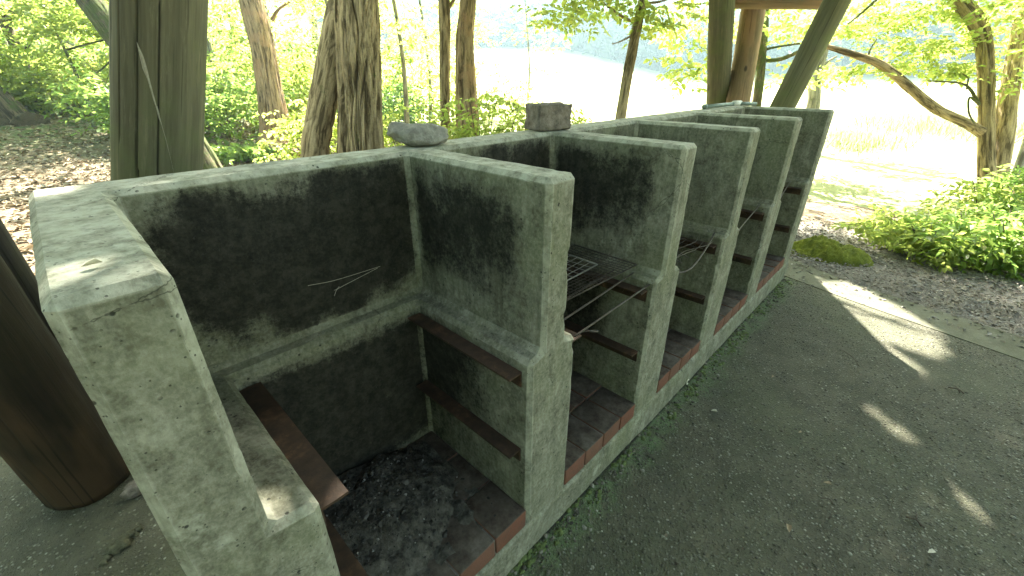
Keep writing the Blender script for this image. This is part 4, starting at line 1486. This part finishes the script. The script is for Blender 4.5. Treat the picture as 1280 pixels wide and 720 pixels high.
# T9 forked tree at the right with a long low branch
p = wpath([(1236, 268, 5.65, 24), (1233, 200, 5.65, 21), (1233, 130, 5.65, 20), (1231, 65, 5.65, 21), (1222, 30, 5.6, 22), (1200, 0, 5.55, 22), (1180, -30, 5.5, 21)], base=.3, wk=.8)
top = p[-1] + (p[-1] - p[-2]) * 4; top[3] = .05
pb_ = wpath([(1240, 262, 5.7, 22), (1252, 180, 5.75, 27), (1264, 100, 5.8, 22), (1274, 40, 5.85, 19), (1285, -20, 5.9, 18)], wk=.8)
pc_ = wpath([(1226, 165, 5.65, 15), (1205, 153, 5.6, 13), (1170, 136, 5.5, 13), (1140, 112, 5.4, 13), (1118, 93, 5.35, 12), (1095, 78, 5.3, 11), (1060, 66, 5.25, 9), (1040, 60, 5.25, 7), (1005, 52, 5.3, 4)], wk=.85)
tw = [(wpath([(1222, 128, 5.6, 5), (1213, 112, 5.55, 4), (1200, 104, 5.5, 3), (1160, 101, 5.4, 2)]), M['bark_moss']), (wpath([(1224, 130, 5.6, 4), (1212, 122, 5.5, 3), (1211, 140, 5.5, 2.5), (1218, 155, 5.5, 2)]), M['bark_moss']),
      (wpath([(1208, 112, 5.5, 2), (1210, 98, 5.5, 2), (1203, 92, 5.5, 1.5)]), M['bark_moss']), (wpath([(1085, 72, 5.3, 3), (1088, 62, 5.3, 2), (1096, 48, 5.3, 1.5)]), M['bark_moss']),
      (wpath([(1060, 30, 5.3, 2), (1075, 18, 5.3, 3), (1095, 0, 5.3, 4), (1110, -15, 5.3, 4)]), M['bark_moss'])]
cs = [S(1160, 88, 5.9), S(1180, 55, 6.0), S(1130, 65, 5.9), S(1255, 45, 6.3), S(1250, 80, 6.3), S(1090, 35, 5.8), S(1170, 20, 6.0), S(1100, 85, 5.6), S(1235, 10, 6.2), S(1140, 10, 5.6), S(1275, 100, 5.6),
      S(1150, -90, 5.2), S(1250, -90, 5.2), top[:3]]
rs = [(.42, .42, .10), (.45, .45, .12), (.4, .4, .12), (.4, .4, .16), (.4, .4, .12), (.45, .45, .14), (.4, .4, .13), (.3, .3, .10), (.45, .45, .15), (.4, .4, .16), (.3, .3, .15), (1.3, 1.3, .45), (1.3, 1.3, .5), (1.8, 1.8, 1)]
tree('forked_tree', 'furrowed forked tree right of the hearth with one long low branch reaching left', 'tree', np.vstack([p, top]), M['bark'], 36, 110, .14, 12, [(pb_,), (pc_,)] + tw,
     (cs, rs, [44, 44, 36, 46, 40, 44, 36, 22, 36, 40, 22, 50, 50, 60], 9, .085, .35), 'trees round the shelter', 9.0)
# T10 right-edge pale and brown stems
p = wpath([(1252, 272, 5.0, 12), (1266, 232, 5.0, 13), (1284, 180, 5.0, 13), (1305, 120, 5.0, 12)], base=.3, wk=.75)
top = p[-1] + (p[-1] - p[-2]) * 3; top[3] = .03
tree('pale_sapling', 'pale sunlit slanting stem at the right edge, in front of the forked tree', 'tree', np.vstack([p, top]), M['bark_pale'], 16, 40, .05, 8, (), ([top[:3]], [(1.2, 1.2, .7)], [200], 8, .1, .5), 'trees round the shelter', 10.0)
p = wpath([(1262, 275, 4.8, 14), (1272, 245, 4.8, 14), (1290, 205, 4.8, 14), (1315, 150, 4.8, 12)], base=.3, wk=.75)
top = p[-1] + (p[-1] - p[-2]) * 3; top[3] = .03
tree('brown_sapling', 'short stretch of brown slanting stem at the right edge, lower than the pale one', 'tree', np.vstack([p, top]), M['bark'], 16, 40, .1, 8, (), ([top[:3]], [(1.2, 1.2, .7)], [200], 8, .1, .5), 'trees round the shelter', 11.0)
# T11-13 at the left
p = wpath([(60, 152, 10.5, 14), (42, 105, 10.4, 13), (22, 62, 10.3, 13), (6, 30, 10.2, 12), (-8, -10, 10, 11)], base=.6)
top = p[-1] + (p[-1] - p[-2]) * 4; top[3] = .05
cs = [top[:3] + (1, -1, 0), S(45, 15, 10), S(100, 30, 9.5), S(20, 90, 11.5), S(100, 5, 9)]; rs = [(2.4, 2.4, 1.2), (.9, .9, .4), (.9, .9, .3), (.9, .9, .5), (1, 1, .3)]
lim = [(wpath([(8, 36, 10.2, 9), (16, 15, 10.2, 9), (26, -5, 10.2, 8)]),), (wpath([(24, 80, 10.3, 5), (36, 55, 10.2, 4), (48, 38, 10.2, 3)]),)]
tree('thin_leaning_tree', 'thin grey trunk with a side fork, leaning left at the upper left corner', 'tree', np.vstack([p, top]), M['bark_dark'], 20, 60, .08, 10, lim,
     (cs, rs, [200, 110, 110, 100, 110], 9, .13, .45), 'trees at the left', 12.0, 'leaf_yg')
p = wpath([(52, 182, 9.3, 38), (30, 155, 9.3, 34), (4, 128, 9.2, 30), (-40, 90, 9.1, 28)], base=.3)
top = p[-1] + (p[-1] - p[-2]) * 4; top[3] = .1
tree('mossy_leaning_tree', 'thick mossy trunk leaning out over the left edge above the leaf litter', 'tree', np.vstack([p, top]), M['bark_dark'], 32, 70, .12, 12, (), ([top[:3]], [(2, 2, 1.2)], [200], 9, .12, .5), 'trees at the left', 13.0, 'leaf_g')
p = wpath([(8, 186, 9.0, 36), (-8, 165, 9.0, 32), (-30, 140, 9.0, 30)], base=.3)
top = p[-1] + (p[-1] - p[-2]) * 5; top[3] = .1
tree('mossy_leaning_tree', 'dark mossy trunk foot cut by the left edge, below the other leaning trunk', 'tree', np.vstack([p, top]), M['bark_dark'], 32, 70, .12, 12, (), ([top[:3]], [(2, 2, 1.2)], [150], 9, .12, .5), 'trees at the left', 14.0, 'leaf_g')
# bare dead sapling between them
p = wpath([(120, 165, 9.5, 5), (110, 130, 9.5, 5), (92, 85, 9.5, 4), (70, 40, 9.5, 3)], base=.3)
tree('dead_sapling', 'bare dark dead sapling standing left of the cracked post', 'tree', p, M['bark_moss'], 8, 30, 0, 8, [(wpath([(98, 100, 9.5, 3), (120, 92, 9.3, 2.5), (142, 72, 9.2, 2)]),), (wpath([(84, 62, 9.5, 3), (110, 55, 9.4, 2.5), (138, 48, 9.2, 2)]),), (wpath([(104, 112, 9.5, 3), (118, 122, 9.5, 2.5), (138, 108, 9.4, 2)]),)], None, None, 15.0)

# woodland beyond on the left slope, and along the meadow: individual background trees
g = np.random.default_rng(77)
BG = []
for az, d in [(0, 19), (4, 25), (8, 17), (11, 30), (14, 22), (17, 28), (20, 19), (24, 26), (27, 34), (-6, 20), (-12, 18), (30, 42), (33, 52)]:
    BG.append((az, d))
LAB_A = ['behind the leaning trunks at the left', 'high on the left slope', 'over the leaf litter left of the cracked post', 'far up the left slope', 'left of the cracked post, deep in the wood',
         'right of the cracked post, deep in the wood', 'between the cracked post and the curved trunk', 'behind the curved trunk', 'behind the twin-stemmed oak', 'at the left edge, mostly hidden',
         'outside the left edge', 'beyond the twin-stemmed oak towards the meadow', 'at the meadow edge beyond the oak']
for k, (az, d) in enumerate(BG):
    x, y = -.8 + d * math.sin(math.radians(az)), -.6 + d * math.cos(math.radians(az))
    z = float(ground_at(x, y)[0])
    hgt = g.uniform(6, 10)
    lean = g.normal(0, .5, 2)
    pth = [(x, y, z - .2, .17), (x + lean[0] * .3, y + lean[1] * .3, z + hgt * .35, .13), (x + lean[0], y + lean[1], z + hgt, .05)]
    cs, rs, ns = [], [], []
    for q in range(9):
        rr = g.uniform(1.0, 1.9)
        cs.append((x + g.normal(0, 1.7), y + g.normal(0, 1.7), z + g.uniform(1.2, hgt)))
        rs.append((rr, rr, rr * .6))
        ns.append(int(17 * rr * rr))
    tree('wood_tree', 'leafy bright green tree ' + LAB_A[k], 'tree', pth, M['bark_grey'], 10, 14, .08, 10, (), (cs, rs, ns, 8, .17, .5), 'trees of the wood on the left slope', 20.0 + k, ['leaf_yg', 'leaf_yg', 'leaf_g', 'leaf_yg'][k % 4])


YT = [(36, 15, 'pale airy sapling in the glare between the oak and the slim pair'), (41, 19, 'pale airy sapling in the glare right of the oak'), (33, 11.5, 'bright young tree just right of the oak'),
      (26, 13, 'bright young tree between the curved trunk and the oak'), (18, 13.5, 'bright young tree between the cracked post and the curved trunk'), (48, 24, 'faint young tree in the glare above the stone block')]
for k, (az, d, lab) in enumerate(YT):
    x, y = -.8 + d * math.sin(math.radians(az)), -.6 + d * math.cos(math.radians(az))
    z = float(ground_at(x, y)[0])
    cs, rs, ns = [], [], []
    for q in range(8):
        rr = g.uniform(.55, 1.0)
        cs.append((x + g.normal(0, .9), y + g.normal(0, .9), z + g.uniform(1.0, 4.2))); rs.append((rr, rr, rr * .5)); ns.append(int(46 * rr * rr))
    tree('young_tree', lab, 'tree', [(x, y, z - .1, .06), (x + .1, y, z + 2, .045), (x - .1, y + .2, z + 5, .02)], M['bark_grey'], 10, 12, .05, 8, (), (cs, rs, ns, 8, .12, .5), 'young trees at the meadow edge', 50.0 + k, 'leaf_yg')


# shrubs
def shrub(name, label, centre, rad, n, size, lm, group=None, seed=0, k=8, flat=.6, stems=7):
    x, y = centre
    z = float(ground_at(x, y)[0])
    r = thing(name, (x, y, z), label, 'shrub', group)
    g_ = np.random.default_rng(seed)
    acc = Acc()
    for q in range(stems):
        e = g_.normal(0, .5, 2) * np.array(rad[:2])
        v, f, _ = tube([(x + e[0] * .15, y + e[1] * .15, z - .03, .008), (x + e[0] * .6, y + e[1] * .6, z + rad[2] * .9, .006), (x + e[0], y + e[1], z + rad[2] * 1.6, .003)], 5, 8)
        acc.add(v, f)
    acc.build('stems', M['twig'], r)
    cs = [(x, y, z + rad[2] * .85)]
    rs = [rad]
    ns = [n]
    for q in range(4):
        e = g_.normal(0, .55, 2) * np.array(rad[:2])
        cs.append((x + e[0], y + e[1], z + rad[2] * g_.uniform(.6, 1.4)))
        rs.append(tuple(np.array(rad) * .5))
        ns.append(n // 5)
    V, F = sprays(cs, rs, ns, k, size, flat, seed, 0.1, ground_at)
    mesh_obj('foliage', V, F, M[lm], r, False)
    return r


bushes = [(at(1128, 302, Z=0), (.36, .36, .15), 70, 'low leafy green bush, left end of the hedge of bushes beyond the gravel'),
          (at(1165, 318, Z=0), (.44, .38, .19), 110, 'dense green bush in the middle of the row beyond the gravel'),
          (at(1215, 322, Z=0), (.46, .42, .24), 130, 'taller dense green bush in front of the forked tree'),
          (at(1262, 325, Z=0), (.48, .42, .28), 140, 'dense green bush at the right edge beside the gravel'),
          (at(1235, 288, Z=0), (.5, .5, .34), 120, 'loose leafy bush round the foot of the forked tree'),
          (at(1290, 300, Z=0), (.6, .5, .42), 140, 'high bush cut by the right edge under the pale stem')]
for k, (c, r_, n_, lab) in enumerate(bushes):
    shrub('green_bush', lab, c[:2], r_, n_, .056 + .008 * (k % 3), 'leaf_yg' if k in (0, 1, 4) else 'leaf_g', 'bushes beyond the gravel', 40 + k)
mids = [((2.75, 3.25), (.55, .55, .75), 130, 'leaf_yg', 'yellow-green shrub rising behind the stone block'), ((3.75, 3.05), (.36, .36, .68), 75, 'leaf_yg', 'small yellow-green shrub right of the stone block'),
        ((2.6, 4.6), (.6, .6, .62), 120, 'leaf_yg', 'yellow-green shrub behind the slim pair of trunks'), ((1.75, 5.6), (.5, .5, .62), 110, 'leaf_yg', 'pale green shrub between the oak and the slim pair'),
        ((5.6, 10.2), (1.1, 1.1, .8), 170, 'leaf_dk', 'blue-green shrub far behind the slim pair of trunks'), ((2.0, 10.6), (1.1, 1.0, .8), 170, 'leaf_g', 'broad green shrub left of the curved trunk'),
        ((0.9, 11.5), (1.2, 1., .9), 180, 'leaf_g', 'broad green shrub right of the cracked post'), ((1.75, 8.75), (.42, .35, .13), 60, 'leaf_g', 'low shrub at the mossy foot of the curved trunk'),
        ((3.4, 12.0), (1.3, 1.2, 1.0), 200, 'leaf_yg', 'bright shrub between the curved trunk and the oak'), ((-1.5, 15.5), (1.3, 1.2, .8), 180, 'leaf_yg', 'green shrub behind the leaning trunks at the left'),
        ((0.2, 14.6), (1.2, 1.1, .8), 180, 'leaf_yg', 'green shrub at the top of the leaf litter, left of the cracked post'), ((6.5, 13.5), (1.6, 1.4, 1.0), 200, 'leaf_yg', 'pale bright shrub at the meadow edge beyond the oak'),
        ((8.6, 12.2), (1.5, 1.4, 1.1), 130, 'leaf_yg', 'airy bright shrub beyond the slim pair, towards the meadow'), ((10.5, 11.0), (1.4, 1.4, .9), 100, 'leaf_yg', 'airy low shrub in the meadow behind the stone block')]
for k, (c, r_, n_, lm, lab) in enumerate(mids):
    shrub('shrub', lab, c, r_, n_, .075 if k < 4 else .13, lm, 'shrubs behind the hearth', 60 + k)

# undergrowth of the left slope: one uncountable mass
cs, rs, ns = [], [], []
for k in range(150):
    az, d = g.uniform(-14, 34), g.uniform(14.5, 34)
    x, y = -.8 + d * math.sin(math.radians(az)), -.6 + d * math.cos(math.radians(az))
    z = float(ground_at(x, y)[0])
    s = g.uniform(.6, 1.2)
    cs.append((x, y, z + .2)); rs.append((s, s, .5 * s)); ns.append(int(60 * s))
V, F = sprays(cs, rs, ns, 8, .15, .6, 99, .2, ground_at)
o = mesh_obj('undergrowth', V, F, M['leaf_yg'], None, False)
tag(o, 'mass of bright green undergrowth covering the wooded slope on the left', 'undergrowth', kind='stuff')

# far wood on the hills: one mass of leaf clumps
n = 60000
az = np.radians(g.uniform(12, 112, n)); d = 92 + 150 * g.uniform(0, 1, n) ** 1.3
x, y = -.8 + d * np.sin(az), -.6 + d * np.cos(az)
z = height(x, y) + g.uniform(0, 1, n) ** .7 * (7 + 4 * vnoise(np.stack([x, y, 0 * x], 1), .12))
A = g.normal(size=(n, 3)); A /= np.linalg.norm(A, axis=1)[:, None]
Nn = g.normal(size=(n, 3)) + [0, 0, 1.2]; Nn -= A * (Nn * A).sum(1)[:, None]; Nn /= np.linalg.norm(Nn, axis=1)[:, None]
L_ = g.uniform(1.2, 2.8, n)
V, F = leaves_mesh(np.stack([x, y, z], 1), A, Nn, L_, L_ * .8)
o = mesh_obj('far_wood', V, F, M['leaf_blue'], None, False)
tag(o, 'hazy blue-green wooded hillside beyond the meadow', 'wood', kind='stuff')


# unseen wood added left of and behind the shelter to dim side light
n = 26000
az = np.radians(g.uniform(-150, -22, n)); d = 8.5 + 9 * g.uniform(0, 1, n)
x, y = -.8 + d * np.sin(az), -.6 + d * np.cos(az)
z = height(x, y) + g.uniform(0, 1, n) * (7 + 2 * vnoise(np.stack([x, y, 0 * x], 1), .25))
A = g.normal(size=(n, 3)); A /= np.linalg.norm(A, axis=1)[:, None]
Nn = g.normal(size=(n, 3)) + [0, 0, 1.0]; Nn -= A * (Nn * A).sum(1)[:, None]; Nn /= np.linalg.norm(Nn, axis=1)[:, None]
L_ = g.uniform(.18, .42, n)
V, F = leaves_mesh(np.stack([x, y, z], 1), A, Nn, L_, L_ * .7)
o = mesh_obj('added_shading_wood', V, F, M['leaf_dk'], None, False)
tag(o, 'unseen leafy wood added left of the shelter to block side light', 'wood', kind='stuff')


# tall grass
def grass(name, label, spots, n, hgt, seed):
    g_ = np.random.default_rng(seed)
    P = np.concatenate([np.stack([g_.normal(c[0], c[2], n), g_.normal(c[1], c[3], n), np.zeros(n)], 1) for c in spots])
    P[:, 2] = height(P[:, 0], P[:, 1])
    m = len(P)
    A = np.stack([g_.normal(0, .35, m), g_.normal(0, .35, m), np.ones(m)], 1); A /= np.linalg.norm(A, axis=1)[:, None]
    Nn = g_.normal(size=(m, 3)); Nn -= A * (Nn * A).sum(1)[:, None]; Nn /= np.linalg.norm(Nn, axis=1)[:, None]
    L = hgt * g_.uniform(.5, 1.2, m)
    V, F = leaves_mesh(P, A, Nn, L, L * .05 + .008, .1)
    o = mesh_obj(name, V, F, M['grass'], None, False)
    tag(o, label, 'grass', kind='stuff')


ga, gb, gc = at(1070, 182, Z=0), at(1150, 160, Z=0), at(1215, 168, Z=0)
grass('tall_grass', 'clump of tall green grass in the pale meadow right of the hearth end', [(ga[0], ga[1], .8, .4)], 800, .36, 5)
grass('tall_grass', 'hazy band of tall grass farther out in the meadow, left of the forked tree', [(gb[0], gb[1], 1.6, 1.2), (gc[0], gc[1], 1.4, 1.0)], 520, .5, 6)

# moss-covered mound by the far end of the pavement
gx, gy = np.meshgrid(np.linspace(-1, 1, 70), np.linspace(-1, 1, 50), indexing='ij')
r2 = np.clip(1 - gx ** 2 - gy ** 2, 0, 1)
q = np.stack([gx.ravel() * 2, gy.ravel(), 0 * gx.ravel()], 1)
hz = r2 ** .55 * .17 * (1 + .25 * fbm(q, 2, 3).reshape(gx.shape)) + .012 * fbm(q, 12, 4).reshape(gx.shape) * (r2 > 0) - .05
ca, cb = at(990, 305, Z=0.03), at(1085, 327, Z=0.0)
ax = (cb - ca)[:2]; ln = np.hypot(*ax); ux = ax / ln; uy = np.array([-ux[1], ux[0]])
cc = (ca + cb)[:2] / 2
X = cc[0] + gx * ux[0] * ln * .60 + gy * uy[0] * .22
Y = cc[1] + gx * ux[1] * ln * .60 + gy * uy[1] * .22
V = np.stack([X, Y, hz], -1).reshape(-1, 3)
i, j = np.meshgrid(np.arange(69), np.arange(49), indexing='ij')
a0 = (i * 50 + j).ravel()
o = mesh_obj('mossy_mound', V, np.stack([a0, a0 + 50, a0 + 51, a0 + 1], -1), M['moss'])
tag(o, 'low rounded mound covered in yellow-green moss at the far end of the hearth', 'moss mound')

# ------------------------------------------------------------------ litter
def litter(name, label, cat, n, region, size, mat, seed, lift=.012):
    g_ = np.random.default_rng(seed)
    P = region(g_, n)
    m = len(P)
    P = np.column_stack([P, np.maximum(height(P[:, 0], P[:, 1]) + lift, np.where(P[:, 0] < 3.9, lift, -9))])
    a_ = g_.uniform(0, 2 * math.pi, m)
    A = np.stack([np.cos(a_), np.sin(a_), g_.normal(0.05, .18, m)], 1); A /= np.linalg.norm(A, axis=1)[:, None]
    Nn = np.stack([g_.normal(0, .35, m), g_.normal(0, .35, m), np.ones(m)], 1); Nn -= A * (Nn * A).sum(1)[:, None]; Nn /= np.linalg.norm(Nn, axis=1)[:, None]
    L = size * g_.uniform(.5, 1.3, m)
    V, F = leaves_mesh(P, A, Nn, L, L * g_.uniform(.35, .65, m), .3)
    o = mesh_obj(name, V, F, mat, None, False)
    tag(o, label, cat, kind='stuff')


def reg_back(g_, n):
    az, d = np.radians(g_.uniform(-10, 40, n)), 3.2 + 12 * g_.uniform(0, 1, n) ** .8
    P = np.stack([-.8 + d * np.sin(az), -.6 + d * np.cos(az)], 1)
    return P[P[:, 1] > 2.35]


def reg_gravel(g_, n):
    P = np.stack([g_.uniform(2.9, 5.2, n), g_.uniform(-2.6, 1.2, n)], 1)
    return P[(P[:, 0] > 3.36 + 0.30 * np.clip(P[:, 1], -3, 1) + .12 - .22 * np.abs(g_.normal(0, 1, n)) ** 1.5 * (g_.uniform(0, 1, n) < .5)) & (P[:, 0] < 4.9 + g_.normal(0, .3, n))]


litter('leaf_litter', 'carpet of brown dead leaves on the ground behind the hearth at the left', 'leaf litter', 15000, reg_back, .085, M['dryleaf'], 31)
litter('gravel_litter', 'grey gravel and dry bits on the strip beyond the pavement', 'gravel', 16000, reg_gravel, .030, M['chips'], 32, .006)

# single twigs, leaves and crumbs on the pavement
TW = [((1185, 484), (1205, 492), 'forked dry twig lying on the open pavement at the right', [(1194, 482), (1200, 491)]), ((1132, 646), (1152, 658), 'dark dry twig near the bottom right of the pavement', [(1146, 642), (1156, 660)]),
      ((1052, 437), (1074, 458), 'thin dark twig on the pavement beside the sunlit streaks', None), ((1025, 622), (1042, 630), 'thin twig on the shaded pavement below the middle bays', None)]
for k, (a_, b_, lab, fork) in enumerate(TW):
    acc = Acc()
    A_, B_ = at(*a_, Z=.008), at(*b_, Z=.006)
    m_ = (A_ + B_) / 2 + (0.006, -.005, .008)
    rod(acc, [A_, m_, B_], .0035 if fork else .0018, 6, 8)
    if fork:
        rod(acc, [m_, at(*fork[1], Z=.01)], .0028, 6, 4)
        rod(acc, [at(*fork[0], Z=.012), m_ + (0, 0, .002)], .0022, 6, 4)
    o = acc.build('twig', M['twig'])
    tag(o, lab, 'twig', 'twigs on the pavement')
g = np.random.default_rng(404)
LV = [((897, 515), .030, 'straw', 'pale little leaf on the pavement in front of the second partition'), ((968, 470), .025, 'dryleaf', 'small brown leaf on the pavement in front of the third bay'),
      ((1040, 606), .03, 'dryleaf', 'brown leaf crumpled on the shaded pavement, below the small sun spots'), ((985, 655), .035, 'dryleaf', 'brown leaf on the dark pavement near the lower middle'),
      ((1003, 540), .022, 'dryleaf', 'tiny brown leaf left of the small sun spots'), ((1170, 690), .03, 'straw', 'pale leaf near the bottom edge below the sun spot')]
for k, (px, s, mt, lab) in enumerate(LV):
    p_ = at(*px, Z=.006)
    a_ = g.uniform(0, 6.28)
    V, F = leaves_mesh(p_[None], np.array([[math.cos(a_), math.sin(a_), .1]]), np.array([[0.1, .1, 1.]]), np.array([s]), np.array([s * .55]), .45)
    o = mesh_obj('dead_leaf', V, F, M[mt])
    tag(o, lab, 'leaf', 'dead leaves on the pavement')
acc = Acc()
c0 = at(152, 680, Z=.004)
for k in range(26):
    u = g.uniform(-1, 1)
    s_ = g.uniform(.008, .02) * (1.15 - abs(u) * .6)
    V_, F_ = lump((c0[0] + .055 * u, c0[1] + .022 * u + g.normal(0, .012), s_ * .45), (s_ * 1.2, s_, s_ * .8), k * 1.9, 2, .45)
    acc.add(V_, F_)
o = acc.build('earth_clod', M['clod']); tag(o, 'flat crumbly clod lying on the floor left of the thick end wall', 'clod')
V, F = lump(at(168, 612, Z=.02), (.04, .03, .03), 6.3, 3, .4)
o = mesh_obj('small_rock', V, F, M['cobble']); tag(o, 'small dark rock at the foot of the stripped brown post', 'rock')
acc = Acc()
for k in range(5):
    a_ = k / 5 * 4.6
    pass
ring = [(*(at(861, 478, Z=.018) + np.array([.013 * math.cos(t), .006, .015 * math.sin(t)])), .0022) for t in np.linspace(0.4, 5.4, 12)]
v, f, _ = tube(ring, 6, 24)
acc.add(v, f)
o = acc.build('pale_ring', M['straw']); tag(o, 'small pale ring lying against the plinth below the third partition', 'ring')

# crumbs of grit along the foot of the plinth and over the slab
acc = Acc()
for k in range(900):
    if k < 420:
        x, y = g.uniform(-.6, 3.1), -abs(g.normal(0, .05)) - .008
        s = g.uniform(.003, .009)
    else:
        x, y = g.uniform(-.3, 2.7), g.uniform(-1.6, -.05)
        s = g.uniform(.0022, .0055)
    V_, F_ = lump((x, y, s * .4), (s, s * g.uniform(.6, 1.4), s * .6), k * .9, 1, .4)
    acc.add(V_, F_)
o = acc.build('grit', M['gritm'], None, False); tag(o, 'loose grit and crumbs scattered over the pavement in front of the hearth', 'grit', kind='stuff')

# cushions of moss along the foot of the plinth
acc = Acc()
for k in range(34):
    cx, cy = g.uniform(-.2, 2.95), -abs(g.normal(0, .035)) - .012
    for q in range(int(g.integers(5, 16))):
        x, y = cx + g.normal(0, .035), min(-.008, cy + g.normal(0, .012))
        s_ = g.uniform(.004, .011)
        V_, F_ = lump((x, y, s_ * .1), (s_ * 1.5, s_, s_ * .55), k + q * .7, 2, .35)
        acc.add(V_, F_)
o = acc.build('moss_cushions', M['moss_dk'], None, True)
tag(o, 'small cushions of green moss along the foot of the hearth', 'moss', kind='stuff')
n = 260
P = np.column_stack([g.uniform(-.4, 3.0, n), -1.8 * g.uniform(0, 1, n), np.full(n, .004)])
P = P[P[:, 0] < 3 + .2 * P[:, 1]]
m = len(P)
a_ = g.uniform(0, 6.28, m)
A = np.stack([np.cos(a_), np.sin(a_), g.normal(.03, .1, m)], 1); A /= np.linalg.norm(A, axis=1)[:, None]
Nn = np.stack([g.normal(0, .3, m), g.normal(0, .3, m), np.ones(m)], 1); Nn -= A * (Nn * A).sum(1)[:, None]; Nn /= np.linalg.norm(Nn, axis=1)[:, None]
L_ = g.uniform(.005, .02, m)
V, F = leaves_mesh(P, A, Nn, L_, L_ * g.uniform(.12, .6, m), .3)
o = mesh_obj('leaf_crumbs', V, F, M['crumb'], None, False)
tag(o, 'tiny crumbs of leaf and stalk strewn on the pavement', 'leaf crumbs', kind='stuff')

# exposed pebbles of the slab
n = 17000
x, y = g.uniform(-.7, 3.05, n), -1.75 * g.uniform(0, 1, n) ** .9 - .02
ok = (x < 3.0 + .2 * y) & (fbm(np.stack([x, y, 0 * x], 1), 2.2, 3, 5.0) > -.55)
x, y = x[ok], y[ok]
n = len(x)
bm = bmesh.new()
bmesh.ops.create_icosphere(bm, subdivisions=1, radius=1)
IV = np.array([v.co[:] for v in bm.verts])
IF = np.array([[v.index for v in f.verts] for f in bm.faces])
bm.free()
a_ = g.uniform(0, 6.28, n)
r1 = g.uniform(.0022, .0062, n) * (1 + .5 * (g.uniform(0, 1, n) < .08))
r2 = r1 * g.uniform(.5, 1.0, n)
P = IV[None] * (1 + g.normal(0, .13, (n, len(IV), 1)))
X_ = P[..., 0] * r1[:, None]
Y_ = P[..., 1] * r2[:, None]
V = np.stack([x[:, None] + X_ * np.cos(a_)[:, None] - Y_ * np.sin(a_)[:, None], y[:, None] + X_ * np.sin(a_)[:, None] + Y_ * np.cos(a_)[:, None], P[..., 2] * r2[:, None] * .55 + r2[:, None] * .05], -1).reshape(-1, 3)
F = (IF[None] + (np.arange(n) * len(IV))[:, None, None]).reshape(-1, 3)
o = mesh_obj('exposed_pebbles', V, F, M['pebble'], None, True)
tag(o, 'small worn pebbles exposed in the surface of the shelter floor', 'pebbles', kind='stuff')

# ------------------------------------------------------------------ light, sky, air
w = bpy.data.worlds.new('World')
SC.world = w
w.use_nodes = True
nt = w.node_tree
sky = nt.nodes.new('ShaderNodeTexSky')
sky.sky_type = 'NISHITA'
sky.sun_disc = False
sky.sun_elevation = SUN_EL
sky.sun_rotation = math.atan2(SUN_DIR[0], SUN_DIR[1])
sky.air_density = 1.0
sky.dust_density = 4.0
sky.ozone_density = 0.3
bg = nt.nodes['Background']
bg.inputs['Strength'].default_value = 0.05
wb = nt.nodes.new('ShaderNodeMix')                # the photograph's warm white balance
wb.data_type = 'RGBA'
wb.blend_type = 'MULTIPLY'
wb.inputs['Factor'].default_value = 1
wb.inputs[7].default_value = (1.0, 0.98, 0.76, 1)
nt.links.new(sky.outputs[0], wb.inputs[6])
nt.links.new(wb.outputs[2], bg.inputs[0])
sd = bpy.data.lights.new('sun', 'SUN')
sd.energy = 5.0
sd.angle = math.radians(0.5)
sd.color = (1.0, 0.95, 0.82)
so = bpy.data.objects.new('sun', sd)
so.rotation_euler = Vector(SUN_VEC).to_track_quat('Z', 'Y').to_euler()
so.location = (10, 10, 20)
COL.objects.link(so)

HAZE = 0.0017
if HAZE:
    V, F = box_vf((-420, -420, -12), (420, 420, 130))
    t = NT('haze')
    pv = t.n('ShaderNodeVolumePrincipled')
    pv.inputs['Color'].default_value = (0.60, 0.86, 1.0, 1)
    pv.inputs['Density'].default_value = HAZE
    pv.inputs['Anisotropy'].default_value = 0.4
    t.link(pv.outputs[0], t.out.inputs['Volume'])
    o = mesh_obj('haze', V, F, t.m, None, False)
    tag(o, kind='stuff')

vs_ = SC.view_settings
vs_.view_transform = 'Standard'
vs_.look = 'None'
vs_.gamma = 1
vs_.use_curve_mapping = False
vs_.exposure = 3.8
SC.cycles.max_bounces = 8
SC.cycles.diffuse_bounces = 5
SC.cycles.use_denoising = True
SC.cycles.sample_clamp_indirect = 8
